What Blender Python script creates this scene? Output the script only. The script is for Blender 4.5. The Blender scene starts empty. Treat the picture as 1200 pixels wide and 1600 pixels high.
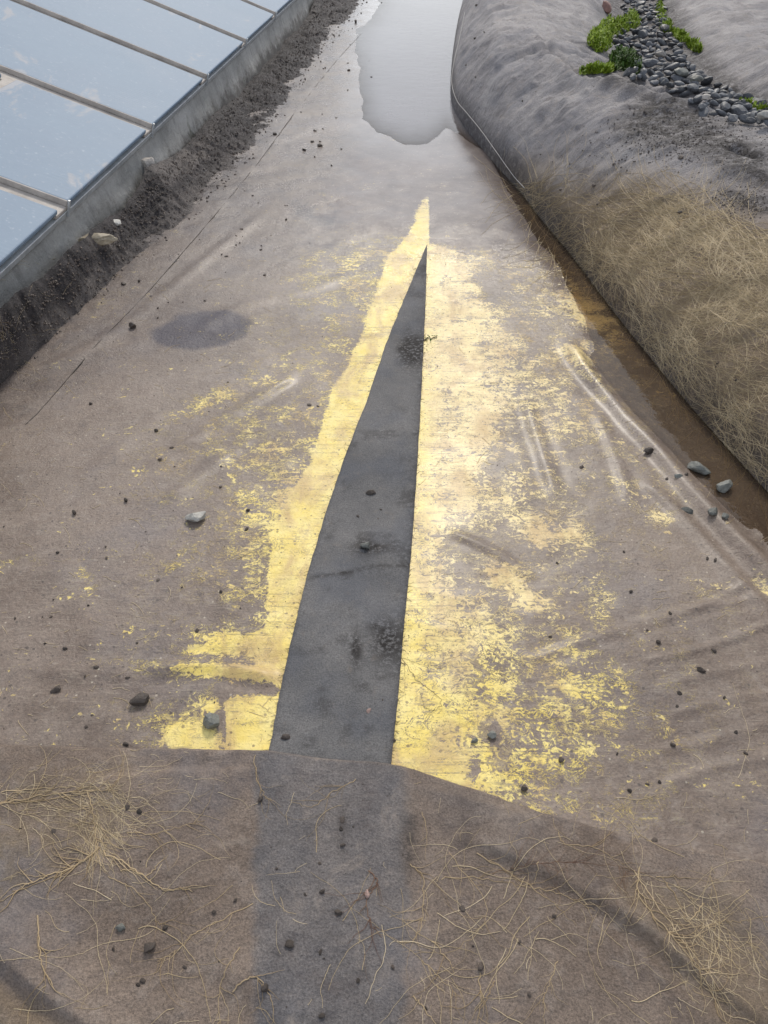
import bpy, math, random
import numpy as np
from mathutils import Vector, noise as mnoise
from mathutils.bvhtree import BVHTree

random.seed(7)
rng = np.random.default_rng(11)
scene = bpy.context.scene
COL = scene.collection
R = math.radians

# ------------------------------------------------------------ camera, sky, sun, exposure
CAM_H, PITCH, FPX = 1.5, R(42), 1164.0
cam_d = bpy.data.cameras.new('camera')
cam = bpy.data.objects.new('camera', cam_d)
COL.objects.link(cam)
cam.location = (0, 0, CAM_H)
cam.rotation_euler = (math.pi / 2 - PITCH, 0, 0)
cam_d.sensor_fit = 'VERTICAL'
cam_d.sensor_height = 24.0
cam_d.lens = 24.0 * FPX / 1600.0
cam_d.clip_end = 2000
cam_d.clip_start = 0.02
scene.camera = cam

SUN_EL, SUN_AZ = R(43), R(7)          # azimuth from +Y towards +X
world = bpy.data.worlds.new("World")
scene.world = world
world.use_nodes = True
wn = world.node_tree
bg = wn.nodes['Background']
sky = wn.nodes.new('ShaderNodeTexSky')
sky.sky_type = 'NISHITA'
sky.sun_disc = False
sky.sun_elevation = SUN_EL
sky.sun_rotation = SUN_AZ
sky.air_density = 1.3
sky.dust_density = 3.0
sky.ozone_density = 2.0
hs = wn.nodes.new('ShaderNodeHueSaturation')
hs.inputs['Saturation'].default_value = 0.6
wn.links.new(sky.outputs[0], hs.inputs['Color'])
cl = wn.nodes.new('ShaderNodeMix'); cl.data_type = 'RGBA'        # thin even cloud over the blue
cl.inputs[0].default_value = 0.5
tcw = wn.nodes.new('ShaderNodeTexCoord'); sx = wn.nodes.new('ShaderNodeSeparateXYZ')
wn.links.new(tcw.outputs['Generated'], sx.inputs[0])
mr = wn.nodes.new('ShaderNodeMapRange'); mr.interpolation_type = 'SMOOTHSTEP'   # the cloud is brightest low over the horizon
mr.inputs[1].default_value = 0.12; mr.inputs[2].default_value = 0.50; mr.inputs[3].default_value = 1.85; mr.inputs[4].default_value = 0.85
wn.links.new(sx.outputs[2], mr.inputs[0])
sc_ = wn.nodes.new('ShaderNodeVectorMath'); sc_.operation = 'SCALE'; sc_.inputs[0].default_value = (7.9, 8.5, 9.6)
wn.links.new(mr.outputs[0], sc_.inputs['Scale']); wn.links.new(sc_.outputs[0], cl.inputs[7])
wn.links.new(hs.outputs[0], cl.inputs[6])
wn.links.new(cl.outputs[2], bg.inputs['Color'])
bg.inputs['Strength'].default_value = 0.112

sd = bpy.data.lights.new('sun', 'SUN')
sun = bpy.data.objects.new('sun', sd)
COL.objects.link(sun)
sd.energy = 1.9
sd.angle = R(10)
sd.color = (1.0, 0.93, 0.82)
sdir = Vector((math.sin(SUN_AZ) * math.cos(SUN_EL), math.cos(SUN_AZ) * math.cos(SUN_EL), math.sin(SUN_EL)))
sun.rotation_euler = sdir.to_track_quat('Z', 'Y').to_euler()
sun.location = sdir * 30

scene.view_settings.view_transform = 'Standard'
scene.view_settings.look = 'None'
scene.view_settings.gamma = 1.0
scene.view_settings.exposure = 0.0

# ------------------------------------------------------------ measuring helpers
CT, ST = math.cos(PITCH), math.sin(PITCH)

def onz(px, py, z=0.0):
    """point of the horizontal plane z that the photograph shows at px, py"""
    px = np.asarray(px, float); py = np.asarray(py, float)
    u = (px - 600) / FPX; v = (800 - py) / FPX
    dy = CT + v * ST; dz = -ST + v * CT
    t = (z - CAM_H) / dz
    return u * t, dy * t

def proj(x, y, z):
    x = np.asarray(x, float); y = np.asarray(y, float); z = np.asarray(z, float) - CAM_H
    dep = y * CT - z * ST
    dep = np.maximum(dep, 0.05)
    return 600 + FPX * x / dep, 800 - FPX * (y * ST + z * CT) / dep

def ray(px, py):
    u = (px - 600) / FPX; v = (800 - py) / FPX
    return Vector((u, CT + v * ST, -ST + v * CT)).normalized()

def _h(ix, iy, seed):
    n = (ix.astype(np.int64) * 374761393 + iy.astype(np.int64) * 668265263 + seed * 974634777) & 0x7fffffff
    n = ((n ^ (n >> 13)) * 1274126177) & 0x7fffffff
    n = ((n ^ (n >> 16)) * 60493) & 0x7fffffff
    return (n & 0xffff) / 65535.0

def vn(x, y, seed=0):
    x = np.asarray(x, float); y = np.asarray(y, float)
    ix = np.floor(x); iy = np.floor(y); fx = x - ix; fy = y - iy
    fx = fx * fx * fx * (fx * (fx * 6 - 15) + 10); fy = fy * fy * fy * (fy * (fy * 6 - 15) + 10)
    a = _h(ix, iy, seed); b = _h(ix + 1, iy, seed); c = _h(ix, iy + 1, seed); d = _h(ix + 1, iy + 1, seed)
    return (a + (b - a) * fx) * (1 - fy) + (c + (d - c) * fx) * fy

def fbm(x, y, seed=0, octv=4, gain=0.5):
    s = 0; amp = 1; tot = 0
    x = np.asarray(x, float); y = np.asarray(y, float)
    for k in range(octv):
        s = s + amp * (vn(x, y, seed + k * 17) - 0.5) * 2
        tot += amp; amp *= gain
        x, y = x * 1.93 + y * 0.47 + 3.1, y * 1.93 - x * 0.47 + 7.7
    return s / tot

def ridged(x, y, seed=0, octv=3, gain=0.5):
    s = 0; amp = 1; tot = 0
    for k in range(octv):
        s = s + amp * (1 - np.abs(2 * vn(x, y, seed + k * 13) - 1)) ** 2
        tot += amp; amp *= gain
        x, y = x * 2.03 + 1.7, y * 2.03 + 9.2
    return s / tot

def sharp(x, y, seed=0, octv=2, gain=0.5):
    """creases: sharp crests between soft hollows, 0..1"""
    s = 0; amp = 1; tot = 0
    for k in range(octv):
        s = s + amp * (1 - np.abs(2 * vn(x, y, seed + k * 13) - 1) * 1.4)
        tot += amp; amp *= gain
        x, y = x * 1.7 + 1.7, y * 2.03 + 9.2
    return np.clip(s / tot, -0.2, 1)

def sst(e0, e1, x):
    t = np.clip((x - e0) / (e1 - e0), 0, 1)
    return t * t * (3 - 2 * t)

def curve_pts(pts, n=24):
    """smooth (Catmull-Rom) version of a polyline"""
    P = np.array(pts, float)
    Q = np.vstack([2 * P[0] - P[1], P, 2 * P[-1] - P[-2]])
    out = []
    for i in range(1, len(Q) - 2):
        for k in range(n):
            t = k / n
            out.append(0.5 * ((2 * Q[i]) + (-Q[i - 1] + Q[i + 1]) * t + (2 * Q[i - 1] - 5 * Q[i] + 4 * Q[i + 1] - Q[i + 2]) * t * t
                              + (-Q[i - 1] + 3 * Q[i] - 3 * Q[i + 1] + Q[i + 2]) * t ** 3))
    out.append(P[-1])
    return np.array(out)

def seg_dist(X, Y, poly):
    """distance to a polyline, signed side (+ left of travel) and position 0..1"""
    best = np.full(X.shape, 1e9); side = np.zeros(X.shape); pos = np.zeros(X.shape)
    L = np.concatenate([[0], np.cumsum(np.hypot(*np.diff(poly, axis=0).T))]); tot = L[-1]
    for i in range(len(poly) - 1):
        ax, ay = poly[i]; bx, by = poly[i + 1]
        dx, dy = bx - ax, by - ay; l2 = dx * dx + dy * dy + 1e-12
        t = np.clip(((X - ax) * dx + (Y - ay) * dy) / l2, 0, 1)
        d = np.hypot(X - ax - t * dx, Y - ay - t * dy)
        m = d < best
        best = np.where(m, d, best)
        side = np.where(m, np.sign((Y - ay) * dx - (X - ax) * dy), side)
        pos = np.where(m, (L[i] + t * math.sqrt(l2)) / tot, pos)
    return best, side, pos

def inpoly(X, Y, poly):
    c = np.zeros(X.shape, bool); n = len(poly); j = n - 1
    for i in range(n):
        xi, yi = poly[i]; xj, yj = poly[j]
        c ^= ((yi > Y) != (yj > Y)) & (X < (xj - xi) * (Y - yi) / (yj - yi + 1e-12) + xi)
        j = i
    return c

def softpoly(X, Y, poly, w):
    """1 inside the outline, falling to 0 over w either side"""
    P = np.array(poly + [poly[0]], float)
    d, _, _ = seg_dist(X, Y, P)
    s = np.where(inpoly(X, Y, poly), d, -d)
    return sst(-w, w, s)

def interp_poly(pts, key, t):
    P = np.array(sorted(pts, key=lambda p: p[key]), float)
    return np.interp(t, P[:, key], P[:, 1 - key])

# ------------------------------------------------------------ object helpers
def tag(o, label=None, cat=None, group=None, kind=None):
    if label: o['label'] = label
    if cat: o['category'] = cat
    if group: o['group'] = group
    if kind: o['kind'] = kind
    return o

def mesh_np(name, V, F, mat=None, smooth=True, attrs=None):
    V = np.asarray(V, np.float32); F = np.asarray(F, np.int32)
    me = bpy.data.meshes.new(name)
    me.vertices.add(len(V)); me.vertices.foreach_set('co', V.ravel())
    k = F.shape[1]
    me.loops.add(F.size); me.loops.foreach_set('vertex_index', F.ravel())
    me.polygons.add(len(F)); me.polygons.foreach_set('loop_start', np.arange(0, F.size, k, dtype=np.int32))
    me.update(calc_edges=True)
    me.validate()
    me.polygons.foreach_set('use_smooth', np.full(len(me.polygons), smooth))
    for an, av in (attrs or {}).items():
        a = me.attributes.new(an, 'FLOAT', 'POINT'); a.data.foreach_set('value', np.asarray(av, np.float32).ravel())
    if mat: me.materials.append(mat)
    return me

def link(name, me, parent=None):
    o = bpy.data.objects.new(name, me); COL.objects.link(o)
    if parent: o.parent = parent
    return o

def empty(name, loc=(0, 0, 0)):
    o = bpy.data.objects.new(name, None); COL.objects.link(o); o.location = loc
    return o

def gridF(nr, nc):
    i = np.arange(nr - 1)[:, None] * nc + np.arange(nc - 1)[None, :]
    i = i.ravel()
    return np.stack([i, i + 1, i + nc + 1, i + nc], 1)

# ------------------------------------------------------------ material helpers
class M:
    def __init__(s, name):
        s.m = bpy.data.materials.new(name); s.m.use_nodes = True
        s.t = s.m.node_tree; s.t.nodes.clear()
        s.out = s.t.nodes.new('ShaderNodeOutputMaterial')
        s.b = s.t.nodes.new('ShaderNodeBsdfPrincipled')
        s.t.links.new(s.b.outputs[0], s.out.inputs[0])
        s.tc = s.t.nodes.new('ShaderNodeTexCoord').outputs['Object']
    def N(s, typ, **kw):
        n = s.t.nodes.new(typ)
        for k, v in kw.items(): setattr(n, k, v)
        return n
    def L(s, a, b): s.t.links.new(a, b)
    def put(s, inp, v):
        if hasattr(v, 'is_output') or isinstance(v, bpy.types.NodeSocket): s.L(v, inp)
        elif isinstance(v, (tuple, list)) and len(v) == 3 and inp.type == 'RGBA': inp.default_value = (*v, 1)
        else: inp.default_value = v
    def attr(s, name): return s.N('ShaderNodeAttribute', attribute_name=name).outputs['Fac']
    def mapping(s, scale=(1, 1, 1), rot=(0, 0, 0), vec=None):
        n = s.N('ShaderNodeMapping'); s.L(vec or s.tc, n.inputs[0]); n.inputs['Scale'].default_value = scale
        n.inputs['Rotation'].default_value = rot
        return n.outputs[0]
    def noise(s, sc, det=4, ro=0.5, dist=0.0, vec=None, col=False):
        n = s.N('ShaderNodeTexNoise'); s.L(vec or s.tc, n.inputs['Vector'])
        n.inputs['Scale'].default_value = sc; n.inputs['Detail'].default_value = det
        n.inputs['Roughness'].default_value = ro; n.inputs['Distortion'].default_value = dist
        return n.outputs['Color' if col else 'Fac']
    def voro(s, sc, vec=None, feat='F1', out='Distance'):
        n = s.N('ShaderNodeTexVoronoi', feature=feat); s.L(vec or s.tc, n.inputs['Vector']); n.inputs['Scale'].default_value = sc
        return n.outputs[out]
    def math(s, op, a, b=0.0, c=0.0, clamp=False):
        n = s.N('ShaderNodeMath', operation=op, use_clamp=clamp)
        s.put(n.inputs[0], a); s.put(n.inputs[1], b)
        if len(n.inputs) > 2: s.put(n.inputs[2], c)
        return n.outputs[0]
    def ramp(s, v, a, b, lo=0.0, hi=1.0):
        n = s.N('ShaderNodeMapRange', interpolation_type='SMOOTHSTEP')
        s.put(n.inputs[0], v); s.put(n.inputs[1], a); s.put(n.inputs[2], b); n.inputs[3].default_value = lo; n.inputs[4].default_value = hi
        return n.outputs[0]
    def mix(s, f, a, b, mode='MIX'):
        n = s.N('ShaderNodeMix', data_type='RGBA', blend_type=mode)
        s.put(n.inputs[0], f); s.put(n.inputs[6], a); s.put(n.inputs[7], b)
        return n.outputs[2]
    def bump(s, h, dist=0.01, st=1.0, nrm=None):
        n = s.N('ShaderNodeBump'); s.L(h, n.inputs['Height']); n.inputs['Distance'].default_value = dist
        n.inputs['Strength'].default_value = st
        if nrm: s.L(nrm, n.inputs['Normal'])
        return n.outputs[0]
    def fin(s, col=None, rough=None, nrm=None, spec=None, metal=None, coat=None):
        if coat is not None:
            s.put(s.b.inputs['Coat Weight'], coat); s.L(s.ramp(coat, 0.55, 0.95, 0.30, 0.10), s.b.inputs['Coat Roughness']); s.b.inputs['Coat IOR'].default_value = 1.33
        if col is not None: s.put(s.b.inputs['Base Color'], col)
        if rough is not None: s.put(s.b.inputs['Roughness'], rough)
        if nrm is not None: s.L(nrm, s.b.inputs['Normal'])
        if spec is not None: s.put(s.b.inputs['Specular IOR Level'], spec)
        if metal is not None: s.put(s.b.inputs['Metallic'], metal)
        return s.m

# --- muddy yellow membrane
def mat_membrane():
    m = M('muddy_membrane')
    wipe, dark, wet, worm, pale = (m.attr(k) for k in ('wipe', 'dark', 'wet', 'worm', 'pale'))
    n1 = m.noise(7, 12, 0.66, 0.4)
    n2 = m.noise(44, 8, 0.62, 1.6)
    n3 = m.noise(20, 8, 0.66, 0.8, m.mapping((0.45, 2.2, 1), (0, 0, R(-14))))
    n4 = m.noise(26, 8, 0.6, 0.5, m.mapping((0.35, 2.6, 1), (0, 0, R(38))))
    a = m.math('MULTIPLY', n1, 0.30); b = m.math('MULTIPLY', n2, 0.40)
    c = m.math('MULTIPLY', n3, 0.16); d = m.math('MULTIPLY', n4, 0.14)
    s = m.math('ADD', m.math('ADD', a, b), m.math('ADD', c, d))
    s = m.math('ADD', m.math('MULTIPLY', m.math('SUBTRACT', s, 0.5), 4.2), 0.5)
    thr = m.math('SUBTRACT', 0.93, m.math('MULTIPLY', wipe, 0.86))
    mask = m.ramp(m.math('SUBTRACT', s, thr), -0.05, 0.09)
    hair = m.noise(95, 5, 0.65, 0.5, m.mapping((0.16, 2.4, 1), (0, 0, R(-11))))
    hair2 = m.noise(80, 5, 0.65, 0.6, m.mapping((0.16, 2.4, 1), (0, 0, R(31))))
    hl = m.math('MAXIMUM', m.ramp(hair, 0.60, 0.68), m.math('MULTIPLY', m.ramp(hair2, 0.62, 0.70), m.ramp(m.noise(3, 3), 0.45, 0.6)))
    mask = m.math('MULTIPLY', mask, m.math('SUBTRACT', 1.0, m.math('MULTIPLY', hl, 0.7)))
    # thin broken filaments where only scratches have gone through the mud
    fa = m.noise(17, 5, 0.6, 1.8, m.mapping((0.75, 1.35, 1), (0, 0, R(-12))))
    fb = m.noise(36, 5, 0.6, 2.2)
    wdt = m.math('MULTIPLY', wipe, 0.085)
    la = m.math('SUBTRACT', 1.0, m.ramp(m.math('ABSOLUTE', m.math('SUBTRACT', fa, 0.5)), m.math('MULTIPLY', wdt, 0.4), wdt))
    lb = m.math('SUBTRACT', 1.0, m.ramp(m.math('ABSOLUTE', m.math('SUBTRACT', fb, 0.47)), m.math('MULTIPLY', wdt, 0.4), wdt))
    brk = m.ramp(m.math('ADD', m.noise(13, 6, 0.7), m.math('MULTIPLY', wipe, 0.16)), 0.50, 0.60)
    fil = m.math('MULTIPLY', m.math('MAXIMUM', la, lb), brk)
    fil = m.math('MULTIPLY', fil, m.ramp(wipe, 0.05, 0.20))
    fil = m.math('MULTIPLY', fil, m.ramp(n1, 0.38, 0.52, 0.2, 0.95))
    # curled smear marks in the clean areas
    wn_ = m.noise(30, 4, 0.55, 2.4)
    lines = m.ramp(m.math('ABSOLUTE', m.math('SUBTRACT', wn_, 0.5)), 0.014, 0.040, 1, 0)
    lines = m.math('MULTIPLY', lines, m.ramp(m.noise(9, 4), 0.36, 0.52))
    mask = m.math('MULTIPLY', mask, m.math('SUBTRACT', 1.0, m.math('MULTIPLY', lines, m.math('MULTIPLY', worm, 1.0))))
    scr = m.noise(26, 6, 0.65, 0.4, m.mapping((0.22, 3.6, 1), (0, 0, R(22))))
    mask = m.math('MULTIPLY', mask, m.ramp(scr, 0.36, 0.46, 0.45, 1))
    spots = m.ramp(m.voro(70), 0.10, 0.17, 0.25, 1)
    mask = m.math('MULTIPLY', mask, m.ramp(m.math('ADD', spots, m.ramp(m.noise(6, 3), 0.4, 0.6)), 0.3, 0.9))
    mask = m.math('MAXIMUM', mask, fil)
    # mud colours
    big = m.noise(1.6, 6, 0.6)
    mud = m.mix(m.ramp(big, 0.35, 0.65), (0.160, 0.119, 0.094), (0.252, 0.195, 0.158))
    mud = m.mix(m.math('MULTIPLY', m.ramp(n1, 0.4, 0.66), 0.5), mud, (0.31, 0.255, 0.215))
    fine = m.noise(160, 6, 0.75)
    mud = m.mix(1.0, mud, m.mix(m.ramp(fine, 0.25, 0.75), (0.70, 0.70, 0.70), (1.30, 1.29, 1.27)), 'MULTIPLY')
    streak = m.noise(60, 5, 0.6, 0.3, m.mapping((0.35, 2.2, 1), (0, 0, R(-9))))
    mud = m.mix(m.math('MULTIPLY', m.ramp(streak, 0.55, 0.75), 0.35), mud, (0.45, 0.39, 0.30))
    mud = m.mix(m.math('MULTIPLY', m.ramp(m.noise(2.3, 5, 0.6), 0.5, 0.7), 0.35), mud, (0.165, 0.155, 0.175))
    drk = m.math('MULTIPLY', dark, m.ramp(m.noise(30, 6, 0.7), 0.3, 0.62, 0.45, 1.0))
    crk = m.noise(11, 6, 0.6, 1.8, m.mapping((0.5, 1.5, 1), (0, 0, R(-32))))
    crk = m.ramp(m.math('ABSOLUTE', m.math('SUBTRACT', crk, 0.5)), 0.0, 0.022, 1, 0)
    crk = m.math('MULTIPLY', crk, m.ramp(m.noise(2.2, 4, 0.6), 0.47, 0.62))
    mud = m.mix(m.math('MULTIPLY', crk, 0.42), mud, (0.115, 0.10, 0.105))
    dust = m.noise(16, 9, 0.75, 0.8)
    mud = m.mix(m.math('MULTIPLY', m.ramp(dust, 0.52, 0.68), 0.38), mud, (0.37, 0.315, 0.27))
    mud = m.mix(m.math('MULTIPLY', m.ramp(dust, 0.46, 0.30), 0.50), mud, (0.115, 0.096, 0.090))
    mud = m.mix(m.math('MULTIPLY', hl, 0.45), mud, (0.40, 0.345, 0.28))
    mud = m.mix(m.math('MULTIPLY', m.ramp(hair, 0.40, 0.32), 0.5), mud, (0.11, 0.09, 0.082))
    mud = m.mix(drk, mud, (0.060, 0.056, 0.066))
    mud = m.mix(m.math('MULTIPLY', wet, 0.8), mud, m.mix(1.0, mud, (0.40, 0.38, 0.43), 'MULTIPLY'))
    vd = m.N('ShaderNodeTexVoronoi'); m.L(m.tc, vd.inputs['Vector']); vd.inputs['Scale'].default_value = 55
    sx_ = m.N('ShaderNodeSeparateColor'); m.L(vd.outputs['Color'], sx_.inputs[0])
    spk = m.math('MULTIPLY', m.ramp(vd.outputs['Distance'], 0.16, 0.26, 1, 0), m.ramp(sx_.outputs[0], 0.80, 0.84))
    mud = m.mix(m.math('MULTIPLY', spk, 0.7), mud, (0.085, 0.070, 0.062))
    spl_ = m.math('MULTIPLY', m.ramp(vd.outputs['Distance'], 0.10, 0.2, 1, 0), m.ramp(sx_.outputs[1], 0.86, 0.9))
    mud = m.mix(m.math('MULTIPLY', spl_, 0.7), mud, (0.55, 0.48, 0.38))
    stn = m.attr('stain')
    mud = m.mix(m.math('MULTIPLY', stn, m.ramp(fine, 0.2, 0.8, 1.0, 0.75)), mud, (0.052, 0.047, 0.066))
    yel = m.mix(m.ramp(m.noise(14, 5, 0.6), 0.3, 0.7), (0.92, 0.70, 0.15), (0.95, 0.78, 0.28))
    yel = m.mix(pale, yel, (0.90, 0.72, 0.36))  # cream tone carries the sky glare right of the strip
    film = m.math('MULTIPLY', m.ramp(m.noise(5, 6, 0.65, 0.5, m.mapping((1.6, 0.9, 1), (0, 0, R(25)))), 0.42, 0.66), 0.85)
    yel = m.mix(film, yel, (0.58, 0.40, 0.18))
    yel = m.mix(m.math('MULTIPLY', spk, 0.75), yel, (0.25, 0.18, 0.09))
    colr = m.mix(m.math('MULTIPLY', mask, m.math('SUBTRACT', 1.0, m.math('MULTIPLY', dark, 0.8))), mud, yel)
    h = m.math('ADD', m.math('MULTIPLY', n1, 0.5), m.math('ADD', m.math('MULTIPLY', n2, 0.25), m.math('MULTIPLY', fine, 0.10)))
    h = m.math('ADD', h, m.math('MULTIPLY', streak, 0.03))
    h = m.math('SUBTRACT', h, m.math('MULTIPLY', mask, 0.05))
    bst = m.ramp(wet, 0.0, 1.0, 1.0, 0.22)
    bn = m.N('ShaderNodeBump'); m.L(h, bn.inputs['Height']); bn.inputs['Distance'].default_value = 0.012
    m.L(bst, bn.inputs['Strength'])
    rg = m.math('SUBTRACT', m.ramp(n1, 0.3, 0.7, 0.34, 0.56), m.math('MULTIPLY', wet, 0.34))
    rg = m.math('SUBTRACT', rg, m.math('MULTIPLY', mask, 0.10))
    return m.fin(colr, rg, bn.outputs[0], 0.34, None, m.attr('film'))

def mat_felt(name, c1, c2, weave=1.0):
    m = M(name)
    n1 = m.noise(3, 8, 0.6); n2 = m.noise(260, 4, 0.7); n3 = m.noise(28, 8, 0.7)
    c = m.mix(m.ramp(n1, 0.3, 0.7), c1, c2)
    c = m.mix(1.0, c, m.mix(m.ramp(n2, 0.3, 0.7), (0.70, 0.70, 0.70), (1.30, 1.30, 1.30)), 'MULTIPLY')
    c = m.mix(m.math('MULTIPLY', m.ramp(n3, 0.55, 0.75), 0.55), c, (0.26, 0.22, 0.185))
    c = m.mix(m.math('MULTIPLY', m.ramp(m.noise(5, 5), 0.45, 0.65), 0.30), c, (0.10, 0.115, 0.15))
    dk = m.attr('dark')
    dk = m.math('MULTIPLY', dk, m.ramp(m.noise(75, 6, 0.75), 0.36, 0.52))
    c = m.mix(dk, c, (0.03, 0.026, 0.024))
    h = m.math('ADD', m.math('MULTIPLY', n2, 0.5), m.math('MULTIPLY', n3, 0.5))
    return m.fin(c, 0.82, m.bump(h, 0.006), 0.3)

def mat_cloth():
    """muddy non-woven geotextile; band = damp dark strip, dirt = soil plus painted foot shade, hay = fine straw-coloured fibres"""
    m = M('muddy_geotextile')
    band, dirt_shade, hay, far = (m.attr(k) for k in ('band', 'dirt_shade', 'hay', 'blue'))
    n1 = m.noise(2.6, 9, 0.62, 0.3); n2 = m.noise(230, 5, 0.75); n3 = m.noise(24, 8, 0.7, 0.4)
    c = m.mix(m.ramp(n1, 0.32, 0.68), (0.190, 0.143, 0.112), (0.300, 0.236, 0.190))
    c = m.mix(m.math('MULTIPLY', m.ramp(n3, 0.48, 0.75), 0.5), c, (0.37, 0.315, 0.275))
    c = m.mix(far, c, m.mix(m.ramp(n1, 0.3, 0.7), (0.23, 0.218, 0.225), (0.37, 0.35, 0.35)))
    c = m.mix(m.math('MULTIPLY', band, m.ramp(n1, 0.2, 0.7, 1.0, 0.65)), c, m.mix(m.ramp(n3, .3, .7), (0.125, 0.125, 0.135), (0.20, 0.19, 0.19)))
    c = m.mix(1.0, c, m.mix(m.ramp(n2, 0.25, 0.75), (0.55, 0.55, 0.55), (1.45, 1.45, 1.45)), 'MULTIPLY')
    sm = m.noise(11, 9, 0.75, 0.6)
    c = m.mix(m.math('MULTIPLY', m.ramp(sm, 0.52, 0.70), 0.55), c, (0.40, 0.335, 0.28))
    c = m.mix(m.math('MULTIPLY', m.ramp(sm, 0.47, 0.32), 0.55), c, (0.115, 0.093, 0.088))
    c = m.mix(m.math('MULTIPLY', m.ramp(m.noise(3.1, 5, 0.6), 0.50, 0.66), 0.35), c, (0.165, 0.17, 0.20))
    # matted fibres
    f1 = m.noise(60, 5, 0.6, 2.2, m.mapping((0.5, 1.6, 1), (0, 0, R(20))))
    f2 = m.noise(70, 5, 0.6, 2.4, m.mapping((1.5, 0.5, 1), (0, 0, R(-35))))
    l1 = m.ramp(m.math('ABSOLUTE', m.math('SUBTRACT', f1, 0.5)), 0.01, 0.05, 1, 0)
    l2 = m.ramp(m.math('ABSOLUTE', m.math('SUBTRACT', f2, 0.5)), 0.01, 0.05, 1, 0)
    fl = m.math('MAXIMUM', l1, l2)
    c = m.mix(m.math('MULTIPLY', m.math('MULTIPLY', fl, hay), 0.6), c, (0.50, 0.39, 0.25))
    c = m.mix(m.math('MULTIPLY', hay, 0.5), c, (0.50, 0.365, 0.215))
    d = m.math('MULTIPLY', dirt_shade, m.ramp(m.math('ADD', m.math('MULTIPLY', n3, 0.6), m.math('MULTIPLY', m.noise(90, 6, 0.75), 0.4)), 0.36, 0.55))
    c = m.mix(d, c, (0.045, 0.038, 0.036))
    h = m.math('ADD', m.math('MULTIPLY', n3, 0.8), m.math('MULTIPLY', n2, 0.35))
    h = m.math('ADD', h, m.math('MULTIPLY', fl, m.math('MULTIPLY', hay, 0.25)))
    wr = m.noise(8, 6, 0.6, 1.0, m.mapping((0.7, 1.6, 1), (0, 0, R(12))))
    h = m.math('ADD', h, m.math('MULTIPLY', wr, m.math('ADD', 0.6, m.math('MULTIPLY', far, 0.7))))
    return m.fin(c, 0.72, m.bump(h, 0.012), 0.35)

def mat_soil():
    m = M('wet_dark_soil')
    n = m.noise(18, 10, 0.75); n2 = m.noise(120, 6, 0.8)
    pale = m.attr('pale')
    c = m.mix(m.ramp(n, 0.35, 0.7), (0.032, 0.028, 0.031), (0.125, 0.108, 0.108))
    c = m.mix(m.ramp(m.noise(5, 6, 0.7), 0.50, 0.62, 0, 0.7), c, (0.035, 0.030, 0.034))
    c = m.mix(m.ramp(n2, 0.55, 0.75), c, (0.20, 0.175, 0.165))
    c = m.mix(m.math('MULTIPLY', pale, m.ramp(n, 0.3, 0.6, 0.6, 1.0)), c, m.mix(n2, (0.20, 0.17, 0.155), (0.34, 0.30, 0.275)))
    return m.fin(c, m.ramp(n2, 0.3, 0.7, 0.45, 0.8), m.bump(m.math('ADD', n, m.math('MULTIPLY', n2, 0.6)), 0.03), 0.4)

def mat_ground():
    m = M('brown_ground')
    n = m.noise(0.6, 10, 0.65); n2 = m.noise(14, 8, 0.7)
    c = m.mix(m.ramp(n, 0.3, 0.7), (0.15, 0.125, 0.105), (0.26, 0.22, 0.19))
    c = m.mix(m.math('MULTIPLY', n2, 0.4), c, (0.10, 0.085, 0.07))
    return m.fin(c, 0.85, m.bump(n2, 0.02))

def mat_water():
    m = M('turbid_water')
    m.t.nodes.remove(m.b)
    tr = m.N('ShaderNodeBsdfTransparent'); df = m.N('ShaderNodeBsdfDiffuse'); gl = m.N('ShaderNodeBsdfGlossy')
    tr.inputs[0].default_value = (0.84, 0.77, 0.68, 1)
    sky_sheen = m.attr('sky_sheen'); deep = m.attr('deep')
    m.L(m.mix(sky_sheen, (0.145, 0.112, 0.082), (0.50, 0.485, 0.51)), df.inputs[0])  # pale end imitates the white sky reflection in the diffuse colour
    gl.inputs['Roughness'].default_value = 0.03
    nb = m.bump(m.noise(9, 4, 0.55), 0.003, 0.5)
    m.L(nb, gl.inputs['Normal'])
    fr = m.N('ShaderNodeFresnel'); fr.inputs[0].default_value = 1.35; m.L(nb, fr.inputs['Normal'])
    mx = m.N('ShaderNodeMixShader'); m.L(deep, mx.inputs[0])
    m.L(tr.outputs[0], mx.inputs[1]); m.L(df.outputs[0], mx.inputs[2])
    m2 = m.N('ShaderNodeMixShader'); m.L(fr.outputs[0], m2.inputs[0]); m.L(mx.outputs[0], m2.inputs[1]); m.L(gl.outputs[0], m2.inputs[2])
    m.L(m2.outputs[0], m.out.inputs[0])
    return m.m

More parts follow.
